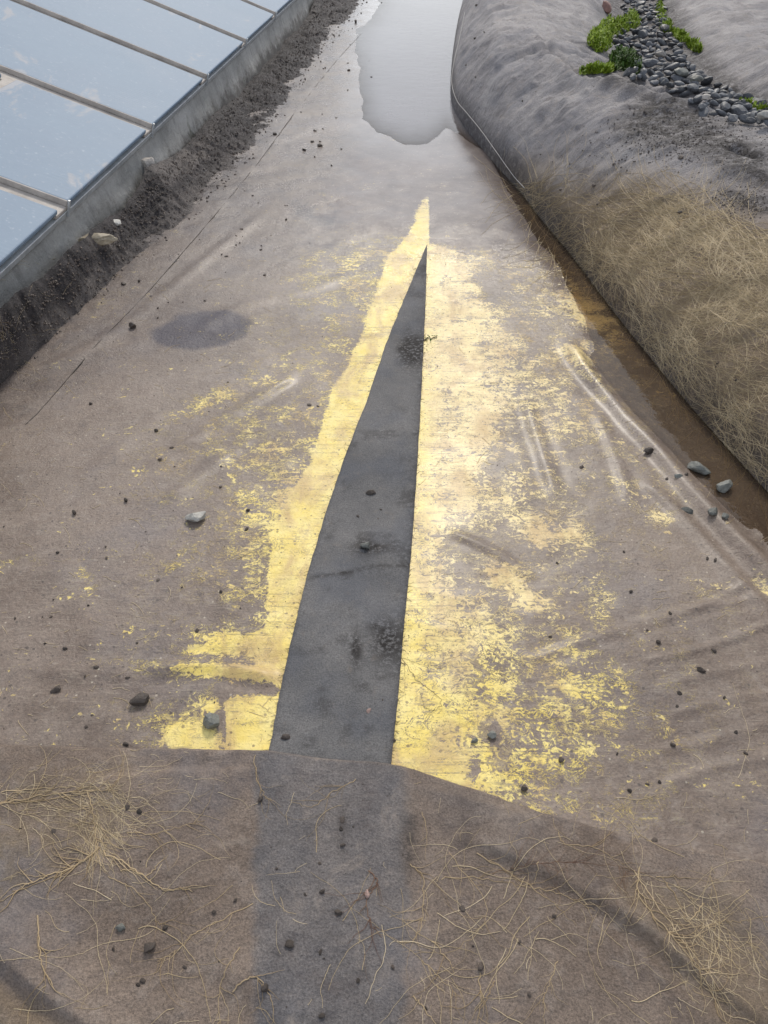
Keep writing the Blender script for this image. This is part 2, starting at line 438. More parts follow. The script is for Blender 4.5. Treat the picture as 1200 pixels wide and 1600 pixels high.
def mat_panel():
    m = M('pale_blue_glazing')
    n = m.noise(1.8, 7, 0.6); n2 = m.noise(40, 5, 0.7)
    uv = m.N('ShaderNodeUVMap').outputs[0]
    c = m.mix(m.ramp(n, 0.3, 0.7), (0.165, 0.235, 0.325), (0.26, 0.33, 0.41))
    c = m.mix(m.math('MULTIPLY', m.ramp(n2, 0.56, 0.75), 0.5), c, (0.50, 0.55, 0.60))
    st = m.ramp(m.noise(2.4, 5, 0.65, 0.6, m.mapping((1.3, 0.55, 1), (0, 0, R(15)))), 0.60, 0.68)
    c = m.mix(m.math('MULTIPLY', st, 0.55), c, (0.44, 0.41, 0.40))
    blot = m.ramp(m.noise(22, 6, 0.7), 0.62, 0.72)
    c = m.mix(m.math('MULTIPLY', blot, 0.35), c, (0.22, 0.25, 0.29))
    w = m.N('ShaderNodeTexWave', wave_type='BANDS', bands_direction='X'); m.L(uv, w.inputs['Vector'])
    w.inputs['Scale'].default_value = 11.0; w.inputs['Distortion'].default_value = 0.35; w.inputs['Detail'].default_value = 1
    fade = m.ramp(m.noise(1.3, 4, 0.6), 0.50, 0.64)
    c = m.mix(m.math('MULTIPLY', m.math('MULTIPLY', m.ramp(w.outputs['Fac'], 0.7, 1.0), fade), 0.40), c, (0.20, 0.26, 0.33))
    h = m.math('ADD', m.math('MULTIPLY', m.math('MULTIPLY', w.outputs['Fac'], fade), 0.4), m.math('MULTIPLY', n2, 0.25))
    return m.fin(c, m.ramp(n, 0.3, 0.7, 0.45, 0.6), m.bump(h, 0.003), 0.2)

def mat_simple(name, c1, c2, sc=12, rough=0.6, bump=0.006, metal=0.0, det=8, sc2=70):
    m = M(name)
    n = m.noise(sc, det, 0.65); n2 = m.noise(sc2, 5, 0.7)
    c = m.mix(m.ramp(n, 0.32, 0.68), c1, c2)
    c = m.mix(1.0, c, m.mix(n2, (0.75, 0.75, 0.75), (1.25, 1.25, 1.25)), 'MULTIPLY')
    return m.fin(c, rough, m.bump(m.math('ADD', n, m.math('MULTIPLY', n2, 0.4)), bump), 0.4, metal)

def mat_wall(name, c1, c2, *a, **k):
    m = M(name)
    n = m.noise(2.5, 10, 0.65); n2 = m.noise(60, 6, 0.7); n3 = m.noise(9, 8, 0.75)
    c = m.mix(m.ramp(n, 0.32, 0.68), c1, c2)
    c = m.mix(1.0, c, m.mix(n2, (0.75, 0.75, 0.75), (1.25, 1.25, 1.25)), 'MULTIPLY')
    sp = m.N('ShaderNodeSeparateXYZ'); m.L(m.tc, sp.inputs[0])
    lo = m.math('ADD', sp.outputs[2], m.math('MULTIPLY', m.math('SUBTRACT', n3, 0.5), 0.35))
    c = m.mix(m.ramp(lo, 0.05, 0.15, 0.8, 0), c, (0.085, 0.075, 0.068))
    c = m.mix(m.ramp(m.noise(5, 6, 0.7), 0.56, 0.70, 0, 0.5), c, (0.13, 0.14, 0.10))
    drip = m.noise(6, 6, 0.7, 0.2, m.mapping((1.6, 1.6, 0.25)))
    c = m.mix(m.ramp(drip, 0.54, 0.68, 0, 0.35), c, (0.11, 0.105, 0.10))
    return m.fin(c, 0.85, m.bump(m.math('ADD', n3, m.math('MULTIPLY', n2, 0.4)), 0.014), 0.35)

def mat_stone(name, base, var=0.25):
    m = M(name)
    oi = m.N('ShaderNodeObjectInfo').outputs['Random']
    n = m.noise(2.2, 8, 0.7); n2 = m.noise(9, 5, 0.7)
    lo = tuple(b * (1 - var) * 0.75 for b in base); hi = tuple(b * (1 + var) * 1.2 for b in base)
    c = m.mix(oi, lo, hi)
    c = m.mix(1.0, c, m.mix(m.ramp(n, 0.3, 0.7), (0.7, 0.7, 0.7), (1.3, 1.28, 1.25)), 'MULTIPLY')
    c = m.mix(m.ramp(n2, 0.62, 0.75, 0, 0.5), c, (0.38, 0.35, 0.31))
    return m.fin(c, m.ramp(n, 0.3, 0.7, 0.35, 0.7), m.bump(m.math('ADD', n, n2), 0.0012), 0.4)

def mat_fibre(name, a, b):
    m = M(name)
    n = m.noise(9, 4, 0.6)
    rnd = m.N('ShaderNodeNewGeometry').outputs['Random Per Island']
    c = m.mix(rnd, a, b)
    c = m.mix(m.math('MULTIPLY', m.ramp(n, 0.4, 0.7), 0.4), c, (0.22, 0.16, 0.09))
    return m.fin(c, 0.75, None, 0.3)

MAT = dict(
    membrane=mat_membrane(), strip=mat_felt('dark_felt', (0.130, 0.128, 0.130), (0.225, 0.215, 0.208)),
    cloth=mat_cloth(), soil=mat_soil(), ground=mat_ground(), water=mat_water(), panel=mat_panel(),
    rib=mat_simple('weathered_rib', (0.40, 0.36, 0.325), (0.56, 0.51, 0.46), 9, 0.7),
    alu=mat_simple('dull_aluminium', (0.42, 0.44, 0.45), (0.55, 0.57, 0.58), 14, 0.45, 0.001, 0.3),
    concrete=mat_wall('grey_concrete', (0.26, 0.255, 0.24), (0.46, 0.45, 0.43), 2.5, 0.85, 0.01, det=10, sc2=60),
    slate=mat_stone('slate_stone', (0.088, 0.093, 0.105)), grit=mat_stone('soil_clod', (0.078, 0.062, 0.052)),
    grey=mat_stone('grey_stone', (0.17, 0.175, 0.16)), palest=mat_stone('pale_stone', (0.36, 0.33, 0.30)),
    white=mat_stone('white_stone', (0.62, 0.60, 0.55)), tan=mat_stone('tan_stone', (0.36, 0.31, 0.23)),
    brick=mat_stone('brick', (0.16, 0.085, 0.07)), pink=mat_stone('pink_stone', (0.32, 0.22, 0.19)),
    straw=mat_fibre('straw_fibre', (0.56, 0.43, 0.25), (0.80, 0.66, 0.45)),
    root=mat_fibre('dry_root', (0.34, 0.24, 0.13), (0.62, 0.48, 0.30)),
    darkroot=mat_fibre('dark_root', (0.035, 0.028, 0.022), (0.09, 0.07, 0.05)),
    redroot=mat_fibre('red_brown_root', (0.14, 0.07, 0.05), (0.26, 0.15, 0.10)),
    cord=mat_simple('white_cord', (0.45, 0.43, 0.40), (0.62, 0.60, 0.57), 50, 0.8, 0.001),
)
def mat_moss(name, a, b):
    m = M(name)
    rnd = m.N('ShaderNodeNewGeometry').outputs['Random Per Island']
    c = m.mix(rnd, a, b)
    c = m.mix(m.ramp(m.noise(12, 5), 0.45, 0.7, 0, 0.5), c, tuple(v * 0.5 for v in a))
    return m.fin(c, 0.7, None, 0.3)
MAT['moss'] = mat_moss('bright_moss', (0.13, 0.21, 0.014), (0.34, 0.44, 0.04))
MAT['moss_dark'] = mat_moss('dark_moss', (0.025, 0.06, 0.008), (0.09, 0.16, 0.02))

# ------------------------------------------------------------ measured outlines (photograph pixels)
STRIP_L = [(667, 384), (640, 447), (610, 520), (586, 588), (574, 625), (540, 712), (510, 800), (480, 900), (456, 1000), (440, 1072), (421, 1175), (408, 1260)]
STRIP_R = [(667.5, 384), (664, 500), (657, 640), (650, 760), (643, 860), (632, 970), (622, 1090), (611, 1195), (604, 1260)]
FOOT_PX = [(800, -110), (757, -60), (725, 0), (708, 80), (705, 150), (722, 190), (750, 226), (780, 262), (815, 300), (850, 345), (900, 405),
           (960, 485), (1020, 560), (1100, 655), (1200, 765), (1330, 905), (1500, 1090), (1750, 1400)]
PUDDLE = [(520, -130), (590, 0), (560, 55), (556, 120), (562, 175), (590, 200), (630, 214), (662, 214), (700, 196), (740, 215), (800, 200), (820, -130)]
TRENCH = [(710, 150), (745, 200), (775, 270), (815, 340), (870, 420), (905, 490), (930, 560), (985, 640), (1060, 715), (1150, 800), (1270, 900), (1410, 1020), (1600, 1000), (1000, 300), (760, 100)]

def W(pts):
    a = np.array(pts, float); x, y = onz(a[:, 0], a[:, 1], 0.0)
    return np.stack([x, y], 1)

RIDGES = [  # polyline, height, half width (m)
    ([(880, 525), (925, 590), (985, 655), (1050, 725), (1110, 795), (1180, 872), (1260, 950)], 0.022, 0.030),
    ([(1000, 745), (1080, 820), (1150, 900), (1220, 975)], 0.008, 0.022),
    ([(820, 620), (845, 700), (870, 780)], 0.006, 0.020),
    ([(930, 640), (965, 720), (985, 790)], 0.005, 0.018),
    ([(225, 1048), (330, 1043), (440, 1062)], 0.014, 0.020),
    ([(0, 1042), (120, 1050), (225, 1050)], 0.004, 0.022),
    ([(215, 740), (300, 688), (400, 625), (470, 580)], 0.010, 0.026),
    ([(255, 790), (335, 725), (400, 680)], 0.008, 0.024),
    ([(120, 760), (200, 690), (260, 640)], 0.005, 0.030),
    ([(300, 520), (380, 480), (470, 455), (560, 425)], 0.007, 0.035),
    ([(0, 600), (120, 560), (230, 545)], 0.006, 0.04),
    ([(60, 585), (180, 520), (330, 400), (420, 330)], 0.006, 0.03),
    ([(820, 1035), (920, 1000), (1060, 955), (1200, 935)], 0.004, 0.012),
    ([(950, 1000), (1080, 955), (1180, 905)], 0.003, 0.010),
    ([(1000, 1035), (1110, 1010), (1230, 965)], 0.004, 0.010),
    ([(1020, 1075), (1120, 1050), (1240, 1030)], 0.003, 0.013),
    ([(1040, 1120), (1130, 1095), (1240, 1080)], 0.003, 0.011),
    ([(1010, 1175), (1100, 1160), (1240, 1120)], 0.003, 0.012),
    ([(1030, 1230), (1120, 1200), (1240, 1175)], 0.004, 0.012),
    ([(700, 830), (770, 860), (840, 910)], 0.004, 0.014),
    ([(80, 880), (140, 960), (150, 1030)], 0.003, 0.03),
]
RW = [(W(curve_pts(p, 5)), h, w) for p, h, w in RIDGES]
SEAM = W(curve_pts([(40, 665), (65, 640), (130, 565), (190, 500), (260, 425), (330, 345), (400, 260), (470, 165), (530, 90), (575, 40)], 5))

def zmem(X, Y):
    """height of the membrane at world X, Y"""
    X = np.asarray(X, float); Y = np.asarray(Y, float)
    px, py = proj(X, Y, 0 * X)
    z = 0.004 * fbm(X * 1.6, Y * 1.6, 3, 4) + 0.0018 * fbm(X * 9, Y * 9, 8, 3)
    # soft creases running diagonally in the upper left
    q = ridged((X * 0.8 + Y * 0.6) * 2.2, (Y * 0.8 - X * 0.6) * 9.0, 31, 3)
    z = z + 0.009 * q * sst(650, 500, px) * sst(560, 300, py)
    q2 = ridged((X * .86 + Y * .5) * 3.0 + fbm(X * 3, Y * 3, 7, 2), (Y * .86 - X * .5) * 12.0, 33, 3)
    z = z + 0.0045 * q2 * sst(620, 420, px) * sst(300, 520, py)
    z = z + 0.0036 * ridged(X * 3 - Y, Y * 6 + X * 2, 41, 2) * sst(640, 1000, py)
    for P, h, w in RW:
        x0, y0 = P.min(0) - 0.3; x1, y1 = P.max(0) + 0.3
        m = (X > x0) & (X < x1) & (Y > y0) & (Y < y1)
        if not m.any(): continue
        d, sd_, t = seg_dist(X[m], Y[m], P)
        pr = h * np.exp(-(d / w) ** 2) * sst(0, 0.12, t) * sst(1, 0.85, t) * (0.8 + 0.35 * fbm(X[m] * 5, Y[m] * 5, 5, 2))
        z = z.copy(); z[m] += pr - 0.25 * h * np.exp(-((d - 2 * w) / w) ** 2) * sst(0, 0.12, t) * sst(1, 0.85, t)
    d, s, t = seg_dist(X, Y, SEAM)
    z = z + np.where(s > 0, 0.0012, 0) * sst(0.12, 0.0, d) * sst(-0.004, 0.004, d)
    wob = 14 * fbm(px / 60, py / 60, 51, 3)
    pud = softpoly(px + wob, py + wob * 0.8, PUDDLE, 40)
    tre = softpoly(px + wob, py + wob, TRENCH, 34)
    z = z * (1 - 0.75 * tre)
    z = z * (1 - 0.6 * sst(320, 220, py) * sst(480, 560, px)) - 0.016 * pud - 0.013 * tre * (1 - pud)
    return z
WATER_Z = -0.007

def wipe_field(px, py):
    """how much of the dried mud has been wiped off"""
    wob = 10 * fbm(px / 35, py / 22, 61, 4)
    xs_l = interp_poly(STRIP_L, 1, py); xs_r = interp_poly(STRIP_R, 1, py)
    out_l = interp_poly([(657, 308), (651, 335), (636, 368), (606, 400), (588, 450), (560, 535), (522, 600), (503, 660), (486, 720), (455, 770),
                         (425, 830), (418, 900), (412, 950), (420, 960), (400, 1040), (425, 1070), (430, 1090), (352, 1096), (352, 1180)], 1, py)
    out_r = interp_poly([(667, 380), (735, 400), (770, 470), (800, 520), (795, 600), (772, 700), (765, 790), (730, 830), (715, 880), (735, 950),
                         (790, 985), (800, 1050), (790, 1120), (780, 1180), (770, 1260)], 1, py)
    g_l = (px - out_l + wob * 0.55) / (13 + 0 * px)
    core_l = sst(-0.5, 0.7, g_l) * (px <= xs_l + 3) * sst(303, 316, py)
    halo_l = 0.27 * np.exp(-np.clip(out_l - px, 0, None) / 135) * (px <= xs_l) * sst(330, 420, py)
    core_r = sst(0.7, -0.6, (px - out_r + wob * 1.6) / 85) * (px >= xs_r - 3) * sst(370, 392, py)
    halo_r = 0.32 * np.exp(-np.clip(px - out_r, 0, None) / 200) * (px >= xs_r) * sst(360, 420, py)
    w = np.maximum(np.maximum(core_l, core_r * 0.66), np.maximum(halo_l, halo_r))
    def spl(cx, cy, rx, ry, ang, amp):
        c, s = math.cos(R(ang)), math.sin(R(ang))
        u = ((px - cx) * c + (py - cy) * s) / rx; v = (-(px - cx) * s + (py - cy) * c) / ry
        return amp * np.exp(-(u * u + v * v))
    add = [(310, 640, 90, 16, -28, .21), (370, 610, 80, 16, -22, .21), (300, 700, 90, 30, -30, .18), (430, 780, 60, 70, 0, .28), (420, 700, 50, 50, 0, .22),
           (135, 905, 12, 30, 0, .35), (310, 890, 130, 30, 0, .12), (380, 995, 80, 12, -3, .55), (330, 1015, 40, 7, 0, .55), (400, 1010, 45, 16, 0, .8),
           (340, 1050, 110, 9, 4, .70), (410, 1053, 40, 9, 0, .6), (292, 1145, 30, 26, 0, .62), (268, 1150, 16, 22, 0, .5), (330, 1104, 30, 10, 0, .55), (322, 1160, 22, 10, 0, .6),
           (395, 1132, 40, 50, 0, .9), (840, 830, 60, 22, 40, .45), (900, 830, 50, 16, 48, .35), (790, 905, 52, 20, 30, .62), (850, 960, 60, 18, 30, .32),
           (900, 560, 30, 18, 30, .42), (925, 490, 45, 22, 20, .40), (960, 520, 30, 20, 50, .28), (880, 470, 40, 25, 0, .25), (850, 640, 80, 60, 30, .22), (1030, 810, 30, 10, 0, .4),
           (905, 1090, 55, 40, 35, .30), (980, 1080, 26, 8, 50, .36), (1040, 1140, 22, 12, 60, .42), (900, 1150, 40, 30, 0, .22), (800, 1180, 60, 50, 0, .25), (920, 930, 60, 30, 30, .22),
           (520, 440, 50, 40, 0, .14), (560, 400, 40, 20, -30, .18), (1000, 770, 60, 30, 45, .16), (700, 400, 50, 30, 0, .1), (180, 470, 60, 20, -20, .12),
           (1100, 920, 60, 16, 40, .12), (1190, 910, 20, 12, 30, .3), (640, 385, 30, 20, -60, .2), (450, 870, 60, 50, 0, .2), (20, 880, 60, 10, 0, .18), (230, 780, 40, 10, 0, .12)]
    for a in add: w = np.maximum(w, 0) + spl(*a) * (0.75 if a[5] < .4 else 1.0)
    w = w + 0.25 * np.exp(-np.clip(px - xs_r, 0, None) / 22) * (px >= xs_r - 3) * sst(370, 392, py)
    # muddy gaps; the one below the left fold also paints its shade
    for a in [(410, 1078, 48, 8, 2, .9), (350, 1120, 7, 40, -4, .7), (655, 745, 14, 10, 0, .0), (690, 870, 55, 48, 0, .26), (700, 830, 60, 22, 0, .16), (740, 1200, 9, 26, 0, .5),
              (770, 1150, 14, 24, 0, .35), (770, 450, 30, 20, 30, .3), (740, 620, 22, 12, 0, .15), (385, 985, 12, 26, 10, .3)]:
        w = w - spl(*a)
    return np.clip(w + 0.035 * sst(330, 420, py), 0, 1.05) * sst(285, 330, py)

# ------------------------------------------------------------ ground sheet
E0 = 0.30
def build_ground():
    xs = np.concatenate([[-900, -300, -90, -30], np.linspace(-12, 14, 40), [30, 90, 300, 900]])
    ys = np.concatenate([[-600, -100, -20], np.linspace(-5, 16, 40), [40, 100, 300, 1200]])
    X, Y = np.meshgrid(xs, ys)
    Z = -0.12 + 0.03 * fbm(X * .6, Y * .6, 2, 3)
    Z = Z - 0.0 * X
    o = link('ground', mesh_np('ground', np.stack([X, Y, Z], -1).reshape(-1, 3), gridF(*X.shape), MAT['ground']))
    tag(o, 'brown earth the channel is laid on', kind='structure')
build_ground()

# ------------------------------------------------------------ membrane
def build_membrane():
    pxs = np.arange(-420, 1660, 4.0); pys = np.arange(-120, 1780, 4.0)
    PX, PY = np.meshgrid(pxs, pys)
    X, Y = onz(PX, PY, 0)
    Z = zmem(X, Y)
    wipe = wipe_field(PX, PY)
    d, s, t = seg_dist(X, Y, SEAM)
    dark = 0.45 * np.exp(-(d / 0.014) ** 2) * (0.6 + 0.4 * vn(X * 20, Y * 20, 5)) * sst(0.02, .1, t)
    wobx = 10 * fbm(PX / 25, PY / 12, 71, 4)
    stain = sst(1.12, 0.93, np.hypot((PX - 316 + wobx) / 76, (PY - 517 + wobx * .4 + (PX - 316) * 0.10) / 28))
    
    # soil washed off the left bank
    bl = interp_poly([(-420, 900), (-100, 650), (0, 590), (60, 548), (130, 478), (200, 408), (270, 358), (330, 305), (390, 245), (430, 185), (470, 125), (520, 60), (575, 0), (640, -120)], 1, PY)
    dark = np.maximum(dark, 0.95 * np.exp(-np.clip(PX - bl, 0, None) / 42) * (0.55 + 0.5 * fbm(PX / 30, PY / 18, 81, 4)))
    dark = np.maximum(dark, 0.42 * np.exp(-np.clip(PX - bl, 0, None) / 90) * sst(300, 100, PY) * (0.8 + 0.6 * fbm(PX / 30, PY / 10, 83, 4)))
    dark = np.maximum(dark, 0.75 * softpoly(PX, PY, [(-200, 520), (150, 480), (130, 570), (60, 640), (-200, 720)], 60) * (0.6 + .5 * fbm(PX / 40, PY / 20, 84, 4)))
    crk = ridged((PX * .75 + PY * .66) / 60, (PY * .75 - PX * .66) / 22 + fbm(PX / 40, PY / 40, 3, 3), 91, 2)
    dark = np.maximum(dark, 0.7 * sst(0.74, 0.92, crk) * softpoly(PX, PY, [(390, 400), (450, 230), (560, 210), (560, 330), (470, 410)], 30))
    wet = np.clip(sst(560, 250, PY) * 0.85 + 0.4 * softpoly(PX, PY, PUDDLE, 70) + 0.5 * softpoly(PX, PY, TRENCH, 40) + 0.25 * sst(620, 900, PX) * sst(900, 500, PY), 0, 1)
    upl = softpoly(PX, PY, [(300, -200), (540, -200), (560, 120), (520, 280), (420, 420), (150, 640), (-300, 700), (-300, 500)], 60)
    wet = wet * (1 - 0.55 * upl)
    dark = np.maximum(dark, 0.30 * upl * (0.8 + .5 * fbm(PX / 60, PY / 25, 85, 4)))
    worm = softpoly(PX, PY, [(622, 960), (800, 960), (840, 1050), (800, 1100), (700, 1150), (620, 1160)], 25) * 1.0
    worm = np.maximum(worm, 0.6 * softpoly(PX, PY, [(400, 830), (500, 800), (470, 960), (400, 950)], 25))
    worm = np.maximum(worm, 0.35)
    pale = sst(640, 700, PX) * sst(1130, 850, PY) * 0.9 + sst(560, 480, PX) * 0.1  # sky glare right of the strip, painted as a paler yellow
    film = np.clip(0.30 + 0.30 * fbm(PX / 70, PY / 35, 95, 4) + 0.2 * softpoly(PX, PY, TRENCH, 45) - 0.20 * upl, 0.04, 0.5) + 0.25 * softpoly(PX, PY, [(x, y + 10) for x, y in PUDDLE], 70)
    film = film * (1 - stain)
    V = np.stack([X, Y, Z], -1).reshape(-1, 3)
    F = gridF(*X.shape)[:, ::-1]
    # drop what lies well below the right mound and the left wall
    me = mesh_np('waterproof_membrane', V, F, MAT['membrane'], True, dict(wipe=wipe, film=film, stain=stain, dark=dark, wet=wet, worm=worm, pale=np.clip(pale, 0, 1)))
    o = link('waterproof_membrane', me)
    sp = SEAM[::2]; sz_ = zmem(sp[:, 0], sp[:, 1]) + 0.0012
    global SEAM_PATH; SEAM_PATH = (np.column_stack([sp, sz_]), o)
    tag(o, 'yellow waterproofing membrane covered in dried grey brown mud, wiped clean beside the felt strip', 'membrane')
    return V, F
memV, memF = build_membrane()

# ------------------------------------------------------------ felt strip in the slit
def build_strip():
    ts = np.concatenate([np.linspace(384, 1240, 260)])
    nu = 22
    Lx = interp_poly(STRIP_L, 1, ts); Rx = interp_poly(STRIP_R, 1, ts)
    Lx = Lx + 0.8 * fbm(ts / 9, ts * 0, 3, 3); Rx = Rx + 0.6 * fbm(ts / 9, ts * 0, 9, 3)
    U = np.linspace(0, 1, nu)
    PX = Lx[:, None] + (Rx - Lx)[:, None] * U[None, :]; PY = np.repeat(ts[:, None], nu, 1)
    X, Y = onz(PX, PY, 0)
    Z = zmem(X, Y) + 0.004 + 0.0012 * fbm(X * 8, Y * 8, 15, 3)
    # edge skirts
    X = np.hstack([X[:, :1], X, X[:, -1:]]); Y = np.hstack([Y[:, :1], Y, Y[:, -1:]])
    Z = np.hstack([Z[:, :1] - 0.006, Z, Z[:, -1:] - 0.006]); PXa = np.hstack([PX[:, :1], PX, PX[:, -1:]]); PYa = np.hstack([PY[:, :1], PY, PY[:, -1:]])
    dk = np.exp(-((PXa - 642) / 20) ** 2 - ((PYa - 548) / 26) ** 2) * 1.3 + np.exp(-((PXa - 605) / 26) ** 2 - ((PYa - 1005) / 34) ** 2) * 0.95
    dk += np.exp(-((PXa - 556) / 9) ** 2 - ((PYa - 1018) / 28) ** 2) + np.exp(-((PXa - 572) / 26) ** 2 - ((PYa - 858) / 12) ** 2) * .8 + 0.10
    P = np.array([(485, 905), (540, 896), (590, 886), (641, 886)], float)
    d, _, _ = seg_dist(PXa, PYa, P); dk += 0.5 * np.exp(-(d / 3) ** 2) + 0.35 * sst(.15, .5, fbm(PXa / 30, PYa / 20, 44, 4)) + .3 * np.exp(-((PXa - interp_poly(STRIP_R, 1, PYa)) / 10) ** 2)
    V = np.stack([X, Y, Z], -1).reshape(-1, 3)
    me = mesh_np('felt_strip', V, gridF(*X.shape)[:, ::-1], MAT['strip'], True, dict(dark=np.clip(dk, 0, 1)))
    tag(link('felt_strip', me), 'long tapering dark grey felt strip running up the middle between two wiped yellow bands', 'felt strip')
build_strip()

# ------------------------------------------------------------ foreground cloth
EDGE = curve_pts([(-260, 1155), (-60, 1160), (0, 1165), (150, 1169), (300, 1172), (420, 1176), (520, 1189), (610, 1196), (700, 1222), (760, 1241), (850, 1272), (1000, 1312), (1200, 1352), (1460, 1400)], 12)
CREASES = [([(690, 1300), (750, 1325), (850, 1368), (925, 1405), (1005, 1458), (1090, 1525), (1190, 1600), (1300, 1690)], 0.015, 0.026, 1.0),
           ([(-40, 1465), (10, 1500), (70, 1550), (150, 1610), (220, 1680)], 0.016, 0.028, 1.0),
           ([(100, 1245), (250, 1222), (400, 1215)], 0.012, 0.03, -1.0),
           ([(640, 1240), (740, 1262), (860, 1300)], 0.008, 0.03, -1.0),
           ([(330, 1500), (420, 1560), (480, 1640)], 0.008, 0.04, 1.0),
           ([(900, 1330), (1000, 1350), (1150, 1420), (1260, 1480)], 0.012, 0.045, -1.0),
           ([(-20, 1330), (100, 1380), (220, 1400), (350, 1370)], 0.006, 0.05, 1.0)]
CW = [(W(curve_pts(p, 5)), h, w, s) for p, h, w, s in CREASES]
def build_cloth():
    nu, nt = 420, 240
    us = np.linspace(-240, 1440, nu); tt = np.linspace(0, 1, nt) ** 1.25
    ey = np.interp(us, EDGE[:, 0], EDGE[:, 1]) + 1.2 * fbm(us / 18, us * 0, 4, 3)
    PX = np.repeat(us[None, :], nt, 0); PY = ey[None, :] + tt[:, None] * (1900 - ey[None, :])
    X, Y = onz(PX, PY, 0)
    dpx = PY - ey[None, :]
    dm = dpx * 0.0016
    Z = zmem(X, Y) + 0.001 + 0.010 * np.sqrt(np.clip(1 - (1 - np.clip(dm / 0.012, 0, 1)) ** 2, 0, 1))
    Z = Z * 1.0 + 0.006 * sst(0, 0.12, dm) * (0.5 + fbm(X * 4, Y * 4, 22, 4)) + 0.007 * ridged(X * 5 + Y * 3, Y * 8 - X * 4, 25, 4) * sst(0, .05, dm)
    for P, h, w, s in CW:
        d, sg, t = seg_dist(X, Y, P)
        e = sst(0, 0.2, t) * sst(1.0, 0.9, t)
        dd = d * sg * s
        # steep on one side, gentle on the other, with a furrow below
        h = h * np.clip(0.9 + 0.9 * fbm(X * 5, Y * 5, 57, 3), 0.3, 1.5)
        Z = Z + h * e * np.where(dd > 0, np.exp(-(dd / (w * 2.2)) ** 2), np.exp(-(dd / (w * 0.55)) ** 2)) - 0.3 * h * e * np.exp(-((dd + w * 1.1) / (w * .6)) ** 2)
    Z = np.maximum(Z, zmem(X, Y) + 0.0005)
    band = sst(390, 412, PX + 9 * fbm(PX / 20, PY / 20, 5, 3)) * sst(648, 622, PX + (PY - 1200) * .0 + 14 * fbm(PX / 30, PY / 30, 6, 4))
    band = band * sst(0, 18, dpx + 8) * 0.95
    b2 = softpoly(PX, PY, [(640, 1235), (720, 1235), (850, 1290), (850, 1330), (700, 1290)], 40) * 0.5
    band = np.maximum(band, b2 * (.7 + .5 * fbm(PX / 50, PY / 30, 66, 3)))
    dirt_shade = 0.25 * sst(.2, .6, fbm(PX / 40, PY / 30, 77, 5)) + np.exp(-((PX - 640) / 16) ** 2 - ((PY - 1330) / 55) ** 2) * 0.8
    dirt_shade += 0.5 * np.exp(-((PX - 535) / 10) ** 2 - ((PY - 1300) / 40) ** 2)
    P = W([(700, 1330), (850, 1392), (925, 1432), (1005, 1485), (1090, 1552), (1190, 1630)])
    hay = 0.5 * softpoly(PX, PY, [(40, 1225), (200, 1215), (190, 1300), (120, 1340), (0, 1420), (-60, 1400)], 40) * (.5 + fbm(PX / 20, PY / 20, 9, 4))
    hay += 0.5 * softpoly(PX, PY, [(-100, 1480), (120, 1620), (-100, 1700)], 20) * .8
    hay += 0.35 * softpoly(PX, PY, [(960, 1400), (1130, 1400), (1260, 1600), (1180, 1660)], 40)
    V = np.stack([X, Y, Z], -1).reshape(-1, 3)
    F = gridF(*X.shape)
    me = mesh_np('geotextile_sheet', V, F, MAT['cloth'], True, dict(band=np.clip(band, 0, 1), dirt_shade=np.clip(dirt_shade, 0, 1), hay=np.clip(hay, 0, 1), blue=0 * PX))
    tag(link('geotextile_sheet', me), 'muddy brown geotextile in the foreground with a damp grey band and creases', 'geotextile sheet', 'geotextile sheets laid over the channel')
    return V, F
cloV, cloF = build_cloth()

# ------------------------------------------------------------ right mound: draped sheets and the gravel drain
fx_px = curve_pts(FOOT_PX, 6)
fX, fY = onz(fx_px[:, 0], fx_px[:, 1], 0)
_o = np.argsort(fY)
fX, fY = fX[_o], fY[_o]
def foot_x(y): return np.interp(y, fY, fX)
ZR = 0.33
CHAN_PX = [(975, -70), (992, -30), (1003, 0), (1018, 50), (1040, 95), (1085, 140), (1140, 170), (1200, 192), (1290, 220), (1450, 265)]
ca = np.array(CHAN_PX, float)
cx_, cy_ = onz(ca[:, 0], ca[:, 1], 0.20)
CHAN = np.stack([cx_, cy_], 1)
CHAN = curve_pts(CHAN, 6)
CH_HALF = 0.34
FOLDS_R = [([(835, 100), (870, 140), (915, 172), (1000, 205), (1060, 219), (1120, 224), (1175, 214)], -0.035, 0.030),
           ([(835, 112), (870, 152), (915, 184), (1000, 217), (1060, 231), (1120, 236)], 0.030, 0.045),
           ([(905, 105), (930, 118), (960, 122), (1000, 128)], -0.06, 0.05),
           ([(720, 215), (790, 190), (860, 180), (900, 200)], 0.018, 0.05),
           ([(730, 190), (800, 165), (850, 170)], 0.016, 0.05),
           ([(725, 120), (800, 90), (860, 120), (900, 150)], 0.018, 0.06),
           ([(740, 60), (800, 45), (860, 70)], 0.016, 0.07),
           ([(790, 255), (880, 235), (960, 250), (1050, 290)], 0.014, 0.04),
           ([(830, 300), (900, 270), (1000, 275), (1090, 320)], 0.012, 0.035),
           ([(1120, 300), (1160, 318), (1210, 330)], -0.04, 0.035),
           ([(1090, 330), (1150, 345), (1230, 370)], 0.03, 0.05),
           ([(760, 20), (780, 100), (800, 180), (850, 260)], 0.014, 0.05)]
FR = []
for p, h, w in FOLDS_R:
    a = curve_pts(p, 5); x, y = onz(a[:, 0], a[:, 1], ZR); FR.append((np.stack([x, y], 1), h, w))

